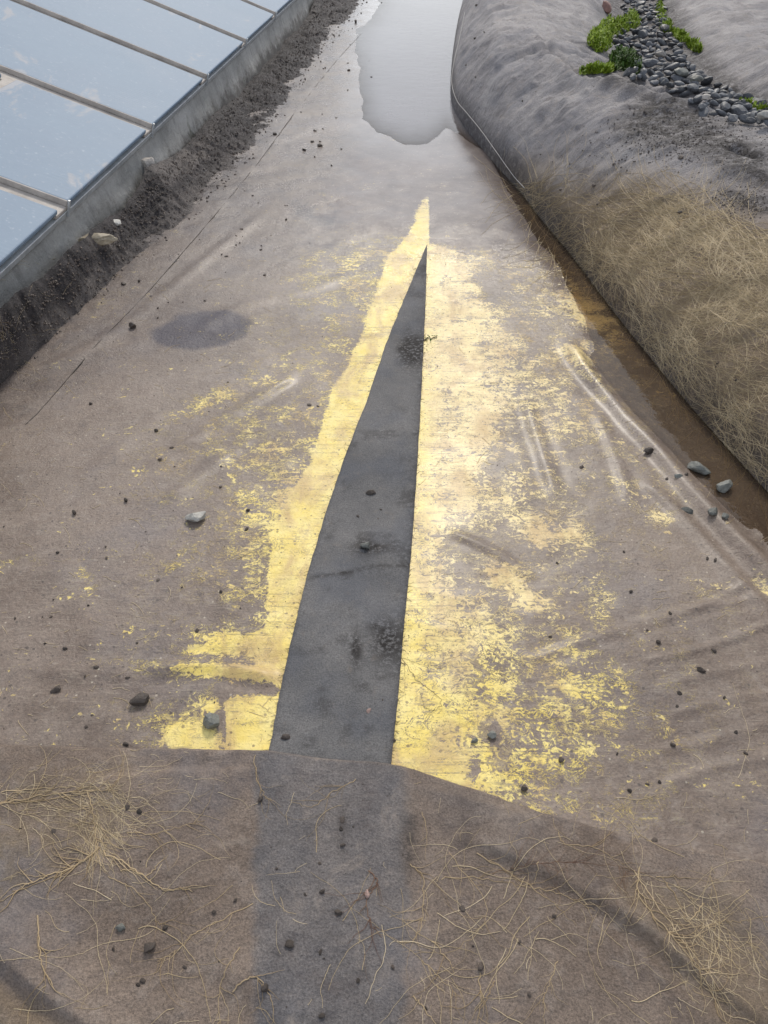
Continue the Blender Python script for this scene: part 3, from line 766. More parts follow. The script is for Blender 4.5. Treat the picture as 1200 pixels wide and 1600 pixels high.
def zright(X, Y):
    X = np.asarray(X, float); Y = np.asarray(Y, float)
    a = X - foot_x(Y)
    Rr = np.interp(Y, [0.5, 2, 4, 6.5, 11], [0.62, 0.66, 0.70, 0.62, 0.60])
    H = np.interp(Y, [0.5, 2, 4, 6.5, 11], [0.40, 0.42, 0.42, 0.36, 0.32])
    q = np.clip(1 - a / Rr, 0, 1)
    z = H * np.sqrt(np.clip(1 - q ** 2.1, 0, 1))
    z = z - 0.05 * sst(Rr, Rr + 0.8, a)
    d, s, t = seg_dist(X, Y, CHAN)
    side_far = (s < 0)
    z = z - 0.19 * sst(CH_HALF + 0.30, CH_HALF - 0.18, d)
    z = z + np.where(s > 0, 0, 1) * 0.10 * sst(CH_HALF, CH_HALF + 0.9, d) * sst(-.1, .4, a)
    for P, h, w in FR:
        x0, y0 = P.min(0) - 0.5; x1, y1 = P.max(0) + 0.5
        m = (X > x0) & (X < x1) & (Y > y0) & (Y < y1)
        if not m.any(): continue
        dd, _, tt = seg_dist(X[m], Y[m], P)
        z = z.copy(); z[m] += h * np.exp(-(dd / w) ** 2) * sst(0, .15, tt) * sst(1, .85, tt)
    k = sst(0.0, 0.25, a)
    wx = X + 0.10 * fbm(X * 2, Y * 2, 201, 2); wy = Y + 0.10 * fbm(X * 2, Y * 2, 207, 2)
    far = sst(2.5, 4.6, Y)
    z = z + k * (0.022 * far * (ridged(X * 0.8 + Y * 1.1 + fbm(X, Y, 5, 2), (Y * 2.0 - X * 3.6) + fbm(X * 2, Y * 2, 6, 2), 131, 3) - .4) + 0.030 * fbm(X * 1.3, Y * 1.3, 101, 4)
                 + (0.012 + 0.010 * far) * (ridged(wx * 2.2 + wy * 1.0, wy * 3.6 - wx * 1.4, 111, 4) - 0.4)
                 + (0.004 + 0.012 * far) * (ridged(wx * 1.3 + 0.5 * fbm(X * 3, Y * 3, 9, 2), wy * 6.5 - wx * 1.5, 141, 3) ** 1.6 - .3)
                 + (0.004 + 0.018 * far) * (ridged(wx * 3 + fbm(X * 5, Y * 5, 9, 2), wy * 17 + wx * 4, 151, 2) ** 1.6 - .3)
                 + (0.002 + 0.034 * far) * sharp((X - foot_x(Y)) * 1.1 + 0.4 * fbm(X * 2, Y * 2, 19, 2), Y * 2.6 + 1.9 * (X - foot_x(Y)) + 0.9 * fbm(X * 1.6, Y * 1.6, 29, 3), 161, 3, 0.6)
                 + (0.001 + 0.016 * far) * sharp((X + Y) * 1.2, (Y - X) * 3.2 + 1.2 * fbm(X * 2.5, Y * 2.5, 39, 3), 171, 2)
                 + (0.005 + 0.002 * far) * (ridged(wx * 7 - wy * 2, wy * 9 + wx * 3, 121, 3) - .4))
    return z

def build_right():
    # rows along Y, columns outwards from the foot
    pys = np.concatenate([np.arange(-100, 1500, 2.2)])
    _, ys = onz(0 * pys, pys, 0.0)
    tt = np.linspace(0, 1, 330)
    aa = np.concatenate([0.45 * (1 - np.cos(np.linspace(0, math.pi / 2, 110)))[:-1], np.geomspace(0.45, 6.5, 230)])
    Y = np.repeat(ys[:, None], len(aa), 1); A = np.repeat(aa[None, :], len(ys), 0)
    fxv = foot_x(ys)
    X = fxv[:, None] + A
    Z = zright(X, Y)
    Z[:, 0] = zmem(X[:, 0], Y[:, 0]) - 0.01
    # rounded side: lumps pushed outwards a little
    bulge = np.sin(np.clip(A / 0.32, 0, 1) * math.pi) * 0.020 * (fbm(Y * 3.0, Z * 6, 301, 4) + 0.8 * fbm(Y * 9.0 + 4 * Z, Z * 9, 305, 3))
    under = 0.035 * np.clip(1 - A / 0.30, 0, 1) ** 0.5 * sst(0.02, .0, 0 * A) * 0
    X = X + bulge - under
    px, py = proj(X, Y, Z)
    d, s, t = seg_dist(X, Y, CHAN)
    far_side = (s < 0)
    # which side of the drain is which: the far sheet is the one right of the channel
    cxw = np.interp(Y, CHAN[::-1, 1], CHAN[::-1, 0])
    right = X > cxw
    dirt_shade = softpoly(px, py, [(1000, 150), (1060, 140), (1120, 190), (1210, 235), (1210, 310), (1130, 262), (1060, 232), (980, 222), (960, 200)], 22)
    dirt_shade = np.maximum(dirt_shade, 0.8 * softpoly(px, py, [(890, 110), (1000, 80), (1010, 150), (940, 130)], 14))  # pocket beside the drain darkened
    dirt_shade = np.maximum(dirt_shade, 0.85 * softpoly(px, py, [(1120, 290), (1230, 310), (1230, 345), (1150, 325)], 10))  # wrinkle near the right edge darkened
    dirt_shade = np.maximum(dirt_shade, 0.9 * sst(CH_HALF + .12, CH_HALF - .05, d))
    dirt_shade = np.maximum(dirt_shade, 0.25 * sst(.1, .6, fbm(px / 40, py / 25, 66, 5)))
    dirt_shade = np.maximum(dirt_shade, 0.7 * sst(0.05, 0.0, A))  # contact shade along the mound foot, painted in through this mask
    hay = 0.8 * softpoly(px, py, [(840, 300), (1000, 285), (1120, 320), (1230, 370), (1400, 500), (1400, 900), (1180, 720), (1000, 520), (900, 400)], 50)
    hay = hay * np.clip(0.75 + 0.5 * fbm(px / 60, py / 50, 7, 4), 0, 1)
    hay = np.maximum(hay, 0.3 * softpoly(px, py, [(760, 250), (860, 250), (900, 330), (840, 350)], 30))
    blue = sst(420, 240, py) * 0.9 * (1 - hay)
    V = np.stack([X, Y, Z], -1); nr, nc = X.shape
    F = gridF(nr, nc)
    fr = right.ravel()[F[:, 0]] & (np.abs(d.ravel()[F[:, 0]]) > 0.02)
    V = V.reshape(-1, 3)
    attrs = dict(band=0 * A, dirt_shade=np.clip(dirt_shade, 0, 1), hay=np.clip(hay, 0, 1), blue=np.clip(blue, 0, 1))
    def sub(name, mask, label):
        Fs = F[mask]; idx = np.unique(Fs); mp = np.full(len(V), -1); mp[idx] = np.arange(len(idx))
        me = mesh_np(name, V[idx], mp[Fs], MAT['cloth'], True, {k: v.ravel()[idx] for k, v in attrs.items()})
        tag(link(name, me), label, 'geotextile sheet', 'geotextile sheets laid over the channel')
    sub('geotextile_sheet', ~fr, 'rounded rolled geotextile mound on the right, matted with straw coloured root fibres')
    sub('geotextile_sheet', fr, 'crinkled grey geotextile beyond the stone drain at the top right')
    return V, F
rigV, rigF = build_right()

# ------------------------------------------------------------ water
def build_water():
    PX, PY = np.meshgrid(np.linspace(0, 1, 140), np.linspace(-125, 1060, 420))
    lft = np.interp(PY, [-125, 0, 215, 240, 300, 400, 500, 640, 760, 900, 1060], [470, 520, 530, 640, 690, 770, 820, 880, 1010, 1130, 1330])
    a = curve_pts(FOOT_PX, 6); rgt = np.interp(PY, a[:, 1], a[:, 0]) + 22
    X, Y = onz(lft + (rgt - lft) * PX, PY, WATER_Z)
    V = np.stack([X, Y, 0 * X + WATER_Z], -1).reshape(-1, 3)
    dp = np.clip(WATER_Z - zmem(X, Y), 0, 1)
    sky_sheen = sst(330, 200, PY)  # far puddle: sky reflection painted into the water colour
    deep = np.where(sky_sheen > 0.5, 0.85, 0.55) * (1 - np.exp(-dp / 0.012))
    o = link('puddle_water', mesh_np('puddle_water', V, gridF(*X.shape)[:, ::-1], MAT['water'], True, dict(sky_sheen=sky_sheen, deep=deep)))
    tag(o, 'shallow muddy water standing in the channel and along the mound', kind='structure')
build_water()

# ------------------------------------------------------------ left: glazed roof, wall, soil bank
ZE = 0.30
A_ = Vector((*[float(v) for v in onz(0, 418, ZE)], ZE)); B_ = Vector((*[float(v) for v in onz(450, 5, ZE)], ZE))
dE = (B_ - A_).normalized(); UP = Vector((0, 0, 1)); sideE = UP.cross(dE).normalized()
AL = R(19.5)
sl = sideE * math.cos(AL) + UP * math.sin(AL); nl = dE.cross(sl).normalized()
if nl.z < 0: nl = -nl
def PL(a, b, c=0.0): return A_ + dE * a + sl * b + nl * c

def box_frame(name, a0, a1, b0, b1, c0, c1, mat, parent, bev=0.004, jit=0.0):
    """a slab in the roof's own plane (along eave, up slope, off plane) with bevelled edges"""
    import bmesh
    bm = bmesh.new()
    vs = [bm.verts.new(PL(a, b, c)) for c in (c0, c1) for b in (b0, b1) for a in (a0, a1)]
    for f in ((0, 1, 3, 2), (4, 6, 7, 5), (0, 4, 5, 1), (1, 5, 7, 3), (3, 7, 6, 2), (2, 6, 4, 0)): bm.faces.new([vs[i] for i in f])
    bmesh.ops.recalc_face_normals(bm, faces=bm.faces)
    if bev: bmesh.ops.bevel(bm, geom=bm.edges[:], offset=bev, segments=2, affect='EDGES', profile=0.5)
    uvl = bm.loops.layers.uv.new('UVMap')
    for f in bm.faces:
        for l in f.loops:
            v = l.vert.co - A_; l[uvl].uv = (v.dot(dE), v.dot(sl))
    me = bpy.data.meshes.new(name); bm.to_mesh(me); bm.free(); me.materials.append(mat)
    return link(name, me, parent)

roof = empty('glazed_roof')
tag(roof, 'low sloping roof of pale blue glazed panels between brown ribs at the upper left', 'glazed roof')
ribs = [-1.84, -0.63, 0.585, 1.79, 2.99, 4.215, 5.48, 6.72, 7.96]
RIBW = 0.110
for i in range(len(ribs) - 1):
    a0, a1 = ribs[i] + RIBW - 0.045, ribs[i + 1] - 0.045
    top = 2.6
    if i == 2:
        box_frame('glass_panel', a0, a1, 0.0, 0.70, 0.0, 0.022, MAT['panel'], roof, 0.006)
        box_frame('rib', a0 - 0.004, a1 + 0.004, 0.712, 0.765, -0.02, 0.004, MAT['rib'], roof)
        box_frame('glass_panel', a0, a1, 0.777, top, 0.0, 0.022, MAT['panel'], roof, 0.006)
    else:
        box_frame('glass_panel', a0, a1, 0.0, top, 0.0, 0.022, MAT['panel'], roof, 0.006)
for r_ in ribs:
    r_ = r_ - 0.045
    rb = box_frame('rib', r_ - 0.012, r_ + RIBW + 0.012, 0.0, 2.6, -0.021, -0.003, MAT['rib'], roof)
    box_frame('end_cap', r_ + RIBW - 0.016, r_ + RIBW - 0.004, -0.014, -0.005, -0.045, 0.030, MAT['alu'], roof, 0.001)
    box_frame('rib_lip', r_ + RIBW - 0.012, r_ + RIBW - 0.002, 0.0, 2.6, -0.002, 0.0235, MAT['rib'], roof, 0.002)
box_frame('eave_rail', ribs[0], ribs[-1] + 0.1, -0.003, 0.05, -0.05, -0.023, MAT['alu'], roof, 0.003)
box_frame('roof_deck', ribs[0], ribs[-1] + 0.1, 0.06, 2.6, -0.06, -0.024, MAT['rib'], roof, 0.003)

# wall under the eave
WIN = 0.035
SLP = 0.26
def wall_pt(a, z, off=0.0): return Vector((A_.x, A_.y, 0)) + Vector((dE.x, dE.y, 0)) * a + sideE * (WIN - (0.272 - z) * SLP - off) + UP * z
def build_wall():
    aa = np.linspace(-2.6, 9.5, 500); zz = np.linspace(-0.12, 0.272, 36)
    V = []
    for z in zz:
        for a in aa:
            n_ = 0.007 * mnoise.fractal(Vector((a * 3, z * 6, 1.3)), 0.8, 2.0, 5) + 0.02 * sst(0.2, 0.05, z) * mnoise.noise(Vector((a * 2.2, z * 3, 4)))
            V.append(wall_pt(a, z, float(n_)))
    nc = len(aa); F = gridF(len(zz), nc)
    V = np.array([tuple(v) for v in V])
    me = mesh_np('concrete_kerb_wall', V, F, MAT['concrete'])
    o = link('concrete_kerb_wall', me)
    md = o.modifiers.new('thickness', 'SOLIDIFY'); md.thickness = 0.12; md.offset = -1
    tag(o, 'low stained grey concrete wall under the eave of the glazed roof', 'wall')
    return V, F
walV, walF = build_wall()

BANK_TOP = [(-150, 640), (-60, 545), (0, 492), (40, 462), (75, 440), (105, 405), (140, 376), (175, 345), (200, 325), (222, 298), (238, 268), (270, 250), (305, 222), (330, 190), (360, 165), (400, 135), (430, 108), (455, 80), (475, 45), (492, 10), (510, -30), (540, -80)]
BANK_BOT = [(-150, 760), (-60, 660), (0, 600), (60, 548), (130, 482), (200, 415), (270, 362), (330, 308), (390, 248), (430, 190), (470, 130), (520, 65), (570, 0), (600, -40), (640, -85)]
def build_bank():
    ns, nt = 900, 70
    T = curve_pts(BANK_TOP, 20); Bc = curve_pts(BANK_BOT, 20)
    def res(P, n):
        L = np.concatenate([[0], np.cumsum(np.hypot(*np.diff(P, axis=0).T))]); q = np.linspace(0, L[-1], n)
        return np.stack([np.interp(q, L, P[:, 0]), np.interp(q, L, P[:, 1])], 1)
    T = res(T, ns); Bc = res(Bc, ns)
    # top curve lies on the wall face, bottom on the membrane
    w0 = wall_pt(0, 0); nW = (sideE + UP * SLP).normalized()
    top = []
    for p in T:
        r = ray(p[0], p[1]); C = Vector((0, 0, CAM_H)); t = (w0 - C).dot(nW) / r.dot(nW); q = C + r * t
        top.append((q.x, q.y, min(max(q.z, 0.03), 0.26)))
    top = np.array(top)
    k = np.ones(9) / 9; 
    bx, by = onz(Bc[:, 0], Bc[:, 1], 0); bot = np.stack([bx, by, zmem(bx, by) - 0.012], 1)
    u = np.linspace(0, 1, nt)[None, :, None]
    Pm = top[:, None, :] * (1 - u) + bot[:, None, :] * u
    U = np.repeat(np.linspace(0, 1, nt)[None, :], ns, 0)
    X, Y, Z = Pm[..., 0], Pm[..., 1], Pm[..., 2]
    Z = bot[:, None, 2] + (top[:, 2] - bot[:, 2])[:, None] * (1 - U) ** 1.9
    env = np.clip(np.sin(np.clip(U, 0, 1) * math.pi) + 0.35 * (1 - U), 0, 1)
    Z = Z + env * (0.050 * fbm(X * 4, Y * 4, 401, 4) + 0.030 * ridged(X * 11, Y * 11, 411, 4) + 0.016 * ridged(X * 38, Y * 38, 421, 3)) + 0.004
    X = X + 0.01 * fbm(X * 20, Y * 20, 431, 2) - 0.02 * (1 - U) ** 6
    px, py = proj(X, Y, Z)
    pale = 1.0 * sst(0.35, 0.75, U) * (0.5 + .6 * fbm(px / 35, py / 25, 5, 4)) * sst(160, 300, py)
    pale = np.maximum(pale, 1.0 * softpoly(px, py, [(135, 372), (190, 366), (180, 388), (150, 388)], 6))
    pale = np.maximum(pale, 0.8 * softpoly(px, py, [(260, 215), (330, 190), (330, 260), (240, 300), (220, 290)], 20) * sst(-.3, .4, fbm(px / 20, py / 20, 15, 4)))
    V = np.stack([X, Y, Z], -1).reshape(-1, 3); F = gridF(ns, nt)[:, ::-1]
    o = link('soil_bank', mesh_np('soil_bank', V, F, MAT['soil'], True, dict(pale=np.clip(pale, 0, 1))))
    tag(o, 'crumbly dark soil banked against the concrete wall', kind='structure')
    return V, F
banV, banF = build_bank()

# ------------------------------------------------------------ one tree of everything things can rest on
def combine(lst):
    Vs, Fs, o = [], [], 0
    for V, F in lst:
        Vs.append(V); Fs.append(F + o); o += len(V)
    return np.vstack(Vs), np.vstack(Fs)
_V, _F = combine([(memV, memF), (cloV, cloF), (rigV, rigF), (banV, banF), (walV, walF)])
TREE = BVHTree.FromPolygons([tuple(v) for v in _V.tolist()], _F.tolist())
CAMP = Vector((0, 0, CAM_H))
def drop(px, py):
    loc, nor, i, d = TREE.ray_cast(CAMP, ray(px, py))
    if loc is None: return None, None, None
    if nor.z < 0: nor = -nor
    return loc, nor, (loc - CAMP).dot(Vector((0, CT, -ST))) / FPX     # last: metres per photograph pixel

# ------------------------------------------------------------ stones
def stone_mesh(name, seed, mat, sub=3, squash=(1, 0.8, 0.55), ang=0.5, facets=7, rough=0.08):
    import bmesh
    r = random.Random(seed)
    bm = bmesh.new(); bmesh.ops.create_icosphere(bm, subdivisions=sub, radius=1.0)
    cuts = []
    for k in range(facets):
        n = Vector((r.uniform(-1, 1), r.uniform(-1, 1), r.uniform(-0.7, 1))).normalized(); cuts.append((n, r.uniform(1 - ang, 0.88)))
    off = Vector((seed * 3.1, seed * 1.7, 0))
    for v in bm.verts:
        p = v.co.copy()
        for n, c in cuts:
            q = p.dot(n)
            if q > c: p -= n * (q - c) * 0.93
        p *= 1 + rough * mnoise.fractal(p * 1.6 + off, 0.7, 2.1, 4)
        v.co = Vector((p.x * squash[0], p.y * squash[1], p.z * squash[2]))
    xs = [v.co.x for v in bm.verts]; w = (max(xs) - min(xs)) / 2
    for v in bm.verts: v.co /= w
    zmin = min(v.co.z for v in bm.verts)
    for v in bm.verts: v.co.z -= zmin
    me = bpy.data.meshes.new(name); bm.to_mesh(me); bm.free()
    me.polygons.foreach_set('use_smooth', np.full(len(me.polygons), ang < 0.3))
    me.materials.append(mat)
    return me

def place(o, px, py, wpx, rz=None, tilt=0.25, sink=0.12, lift=0.0):
    loc, nor, mpp = drop(px, py)
    if loc is None: return None
    s = wpx * mpp / 2
    q = Vector((0, 0, 1)).slerp(nor, 0.8).to_track_quat('Z', 'Y').to_euler() if nor.z > 0.3 else Vector((0, 0, 1)).to_track_quat('Z', 'Y').to_euler()
    o.rotation_euler = (q.x + random.uniform(-tilt, tilt), q.y + random.uniform(-tilt, tilt), rz if rz is not None else random.uniform(0, 6.28))
    o.location = loc - nor * s * sink + Vector((0, 0, lift))
    o.scale = (s, s, s)
    return o

STONES = [  # px, py, width, material, squash, rotation, label, group
    (308, 812, 34, 'white', (1, .8, .62), 0.3, 'pale grey rough stone alone on the left mud, largest pale stone', None),
    (219, 1097, 30, 'grit', (1, .6, .5), 0.2, 'long flat dark brown stone lying on the lower left mud', None),
    (331, 1130, 27, 'grey', (1, .9, .75), 1.0, 'blue grey rounded stone on the wiped yellow patch at lower left', None),
    (88, 1079, 17, 'grit', (1, .8, .6), 0.8, 'small dark stone near the left side level with the fold', None),
    (768, 1150, 15, 'grey', (1, .9, .8), 1.6, 'upright oval dark pebble on yellow right of the strip', None),
    (741, 1158, 13, 'grey', (1, .8, .6), 0.5, 'smaller brown grey pebble beside the oval dark pebble', None),
    (819, 1234, 11, 'grit', (1, .9, .7), 0.5, 'round dark pebble at the edge of the foreground cloth', None),
    (877, 1188, 10, 'grit', (1, .9, .7), 1.5, 'small round dark pebble right of the yellow area, above the cloth', None),
    (1011, 706, 19, 'grit', (1, .6, .5), 0.1, 'black lump of soil left of the long fold near the mound', None),
    (1090, 734, 40, 'grey', (1, .55, .45), -0.75, 'triangular grey green slab stone on the fold by the mound', None),
    (1132, 765, 28, 'grey', (1, .85, .8), 0.1, 'blocky grey stone standing in the muddy water by the mound', None),
    (1075, 799, 20, 'grey', (1, .6, .4), -0.3, 'flat mossy brown stone left of the fold', None),
    (1114, 801, 16, 'grey', (1, .8, .6), 0.2, 'small round grey stone on the fold below the slab stone', None),
    (1131, 808, 14, 'grey', (1, .7, .5), 0.6, 'small flat stone at the right of the round one on the fold', None),
    (1058, 744, 14, 'grey', (1, .5, .4), 0.0, 'thin brown chip on the fold left of the slab stone', None),
    (209, 512, 11, 'grit', (1, .9, .9), 0.0, 'dark cube shaped clod beside the seam line', None),
    (577, 1111, 12, 'pink', (1, .7, .6), 1.2, 'small pinkish pebble on the lower felt strip', None),
    (446, 1154, 15, 'grit', (1, .7, .6), 0.2, 'dark pebble at the lower left edge of the felt strip', None),
    (581, 771, 16, 'grit', (1, .7, .55), 0.2, 'brown stone lying mid way up the felt strip', None),
    (572, 856, 15, 'grey', (1, .7, .6), 0.3, 'grey brown stone on the felt strip above the dark crack', None),
    (190, 1449, 16, 'grey', (1, .8, .6), 0.2, 'grey stone on the left foreground cloth', None),
    (232, 1482, 20, 'grit', (1, .7, .6), 1.3, 'black lump on the left foreground cloth below the grey stone', None),
    (230, 258, 30, 'palest', (1, .9, .6), 0.3, 'broken pale stone leaning on the wall at the top of the soil bank', None),
    (160, 382, 60, 'tan', (1, .45, .30), 0.25, 'long tan stone embedded in the soil bank', None),
    (183, 349, 16, 'white', (1, .7, .6), 0.5, 'small white stone chip in the soil bank above the tan stone', None),
    (1063, 332, 13, 'grit', (1, .5, .4), -0.2, 'dark chip on top of the fibre covered mound', None),
    (415, 1545, 13, 'grit', (1, .9, .6), 0.4, 'small black clod at the left edge of the damp band low in the foreground', None),
    (573, 1398, 13, 'pink', (1, .6, .5), 1.2, 'reddish brown clod on the right of the damp band', None),
    (530, 1427, 13, 'grit', (1, .7, .5), 0.0, 'black clod in the middle of the damp band', None),
    (1096, 1048, 15, 'grit', (1, .45, .4), -0.5, 'elongated dark clod among the wrinkles at the right', None),
]
for i, (px, py, w, mt, sq, rz, lab, grp) in enumerate(STONES):
    me = stone_mesh('stone', 100 + i, MAT[mt], 3, sq, 0.58 if mt != 'tan' else 0.35, 11, 0.14)
    o = link('clod' if mt == 'grit' else 'stone', me)
    place(o, px, py, w, rz, 0.08, 0.25)
    tag(o, lab, 'soil clod' if mt == 'grit' else 'stone')

# brick half buried at the top
me = stone_mesh('brick', 77, MAT['brick'], 3, (1, .75, .5), 0.45, 6, 0.04)
o = link('brick', me); place(o, 945, 14, 26, 1.3, 0.1, 0.3)
tag(o, 'worn red brick piece lying left of the stone drain', 'brick')

# drain stones
protos = [stone_mesh('drain_stone', 300 + k, MAT['slate'], 2, (1, random.uniform(.5, .8), random.uniform(.28, .45)), 0.32, 6, 0.12) for k in range(9)]
protos += [stone_mesh('drain_stone', 330 + k, MAT['slate'], 2, (1, .7, .5), 0.45, 7, 0.1) for k in range(4)]
DP = [(968, -30), (1035, -30), (1040, 40), (1068, 88), (1100, 122), (1150, 152), (1215, 176), (1215, 204), (1150, 196), (1096, 178), (1060, 150), (1005, 128), (975, 122), (985, 90), (950, 70), (975, 40)]
pts = []
tries = 0
while len(pts) < 292 and tries < 40000:
    tries += 1
    px = random.uniform(930, 1215); py = random.uniform(-20, 206)
    if not inpoly(np.array([px]), np.array([py]), DP)[0]: continue
    if random.random() > 0.30 + 0.7 * (py + 20) / 200 * 0.6 + .25: continue
    sz = (7 + 0.045 * (py + 20)) * random.choice([0.75, 0.9, 1.0, 1.0, 1.25, 1.6])
    if any((px - a) ** 2 + ((py - b) * 1.9) ** 2 < (0.36 * (sz + c)) ** 2 for a, b, c in pts): continue
    pts.append((px, py, sz))
for px, py, sz in pts:
    o = link('drain_stone', random.choice(protos))
    if place(o, px, py, sz * 1.25, None, 0.5, 0.05, 0.012 * random.random()) is None: continue
    tag(o, 'dark wet stone in the drain, ' + ('at its far top end beside the brick' if py < 35 else 'beside the bright arched moss clump' if py < 85 else 'level with the dark green moss clump' if py < 128 else 'beside the large flat grey stone' if py < 160 else 'at its lower end by the white stone'), 'stone', 'dark stones filling the drain')
for (px, py, w, mt, lab) in [(1191, 198, 26, 'white', 'white crystalline stone at the right end of the drain'),
                             (1061, 127, 22, 'grey', 'large flat grey stone in the middle of the drain'),
                             (1030, 96, 17, 'palest', 'pale stone in the upper middle of the drain'),
                             (1097, 165, 16, 'palest', 'light grey stone above the lowest drain stones'),
                             (1083, 138, 20, 'grey', 'round grey stone right of the flat grey stone')]:
    me = stone_mesh('stone', int(px), MAT[mt], 3, (1, .6, .45), 0.35, 7)
    o = link('stone', me); place(o, px, py, w * 1.1, 0.1, 0.1, -0.25, 0.02)
    tag(o, lab, 'stone')

# clods scattered about
cprot = [stone_mesh('soil_clod', 500 + k, MAT['grit'], 2, (1, random.uniform(.55, .95), random.uniform(.4, .8)), 0.4, 6, 0.25) for k in range(8)]
def scatter(n, poly, lo, hi, label, grp, near=None, name='soil_clod', protos=cprot, cat='soil clod', fixed=()):
    P = np.array(poly); k = 0; t = 0; pts = list(fixed)
    x0, y0 = P.min(0); x1, y1 = P.max(0)
    while len(pts) < n and t < 20000:
        t += 1
        px, py = random.uniform(x0, x1), random.uniform(y0, y1)
        if not inpoly(np.array([px]), np.array([py]), poly)[0]: continue
        if near is not None and random.random() > near(px, py): continue
        pts.append((px, py, lo + (hi - lo) * random.random() ** 2.5))
    for px, py, w in pts:
        o = link(name, random.choice(protos))
        lab = label if isinstance(label, str) else label(px, py)
        if place(o, px, py, w, None, 0.4, 0.25) is None: bpy.data.objects.remove(o); continue
        o.scale = (o.scale[0], o.scale[1] * random.uniform(.55, 1.1), o.scale[2] * random.uniform(.6, 1))
        tag(o, lab, cat, grp)
scatter(44, [(0, 640), (420, 560), (520, 700), (440, 900), (420, 1160), (0, 1160)], 3, 8,
        lambda x, y: 'small clod on mud left of the strip, ' + ('above the pale grey stone' if y < 800 else 'left of the dark flat stone' if y > 1000 and x < 200 else 'between the dark flat stone and the strip' if y > 1000 else 'below the pale grey stone'), 'clods on the mud left of the strip',
        fixed=[(197, 783, 9), (117, 802, 10), (386, 827, 9), (102, 1014, 9), (150, 1043, 10), (133, 1057, 7), (199, 1059, 8), (198, 1163, 12), (135, 1136, 6),
               (308, 985, 8), (247, 906, 7), (90, 864, 6), (80, 964, 6), (70, 1006, 5), (320, 470, 5), (483, 633, 7), (497, 635, 5)])
scatter(18, [(640, 800), (900, 560), (1000, 640), (1200, 900), (1200, 1300), (860, 1250), (640, 1000)], 3, 9,
        lambda x, y: 'small dark clod on the mud right of the felt strip, ' + ('above the curved wrinkles' if y < 930 else 'among the curved wrinkles' if x > 950 and y < 1180 else 'just above the foreground cloth' if y >= 1180 else 'beside the wiped yellow band'), 'clods on the mud right of the strip',
        fixed=[(908, 730, 9), (1030, 1004, 9), (1115, 1017, 9), (1062, 1083, 9), (1058, 1104, 7), (1130, 1090, 8), (1150, 1144, 8), (985, 925, 7), (1047, 958, 7), (1105, 873, 8),
               (1118, 875, 10), (975, 862, 5), (1050, 1165, 9), (965, 1178, 6), (1164, 1177, 8), (984, 1235, 8), (1011, 1225, 7), (1023, 1313, 10), (870, 880, 5), (860, 995, 6), (1011, 985, 5), (1073, 742, 8), (1042, 748, 7)])
scatter(46, [(320, 440), (420, 260), (480, 140), (560, 20), (600, 120), (560, 250), (480, 300), (420, 430), (230, 500), (160, 480)], 3, 7,
        lambda x, y: 'tiny dark crumb between the soil bank and the ' + ('puddle' if y < 280 else 'upper seam line' if y < 400 else 'dark oval stain'), 'crumbs beside the soil bank',
        fixed=[(488, 222, 7), (500, 228, 9), (475, 234, 8), (557, 35, 8), (545, 110, 7), (429, 210, 8), (378, 358, 6), (193, 444, 9), (218, 440, 6), (246, 497, 5)])
scatter(44, [(20, 1200), (420, 1200), (620, 1230), (900, 1330), (1180, 1420), (900, 1590), (20, 1590)], 3, 10,
        lambda x, y: 'small dark clod on the foreground geotextile, ' + ('on the damp grey band' if 400 < x < 635 else 'left of the damp band' + (' near the root tangle' if y < 1400 else ' near the bottom') if x <= 400 else 'right of the damp band' + (' above the dark crease' if y < 1360 + (x - 850) * .65 else ' below the dark crease')), 'clods on the foreground cloth',
        fixed=[(84, 1299, 9), (199, 1261, 9), (218, 1268, 9), (368, 1406, 8), (334, 1426, 8), (259, 1450, 9), (178, 1483, 7), (222, 1533, 10), (289, 1511, 8), (406, 1248, 12), (535, 1282, 11),
               (533, 1295, 9), (535, 1322, 9), (500, 1349, 6), (477, 1398, 7), (452, 1476, 14), (501, 1488, 9), (1030, 1222, 7), (757, 1458, 0.1), (865, 1432, 8), (722, 1420, 11), (750, 1512, 16), (560, 1533, 9), (503, 1588, 11)])
scatter(30, [(700, 20), (900, 60), (1000, 250), (1190, 420), (1180, 640), (900, 380), (740, 200)], 3, 8,
        lambda x, y: 'small dark clod on the big mound of cloth, ' + ('among the straw fibres' if y > 310 else 'on its bare wrinkled upper part'), 'clods on the mound', fixed=[(744, 10, 8), (876, 298, 7), (928, 290, 7), (888, 280, 5), (1065, 247, 9), (858, 295, 4)])
scatter(16, [(500, 880), (640, 620), (640, 900), (620, 1160), (450, 1160), (470, 1000)], 3, 9,
        lambda x, y: 'small dark clod on the felt strip, ' + ('above the thin dark root' if y < 895 else 'below the thin dark root'), 'clods on the felt strip', fixed=[(592, 700, 6), (560, 808, 8), (595, 798, 8), (590, 812, 7), (495, 925, 0.1), (485, 1085, 5)])

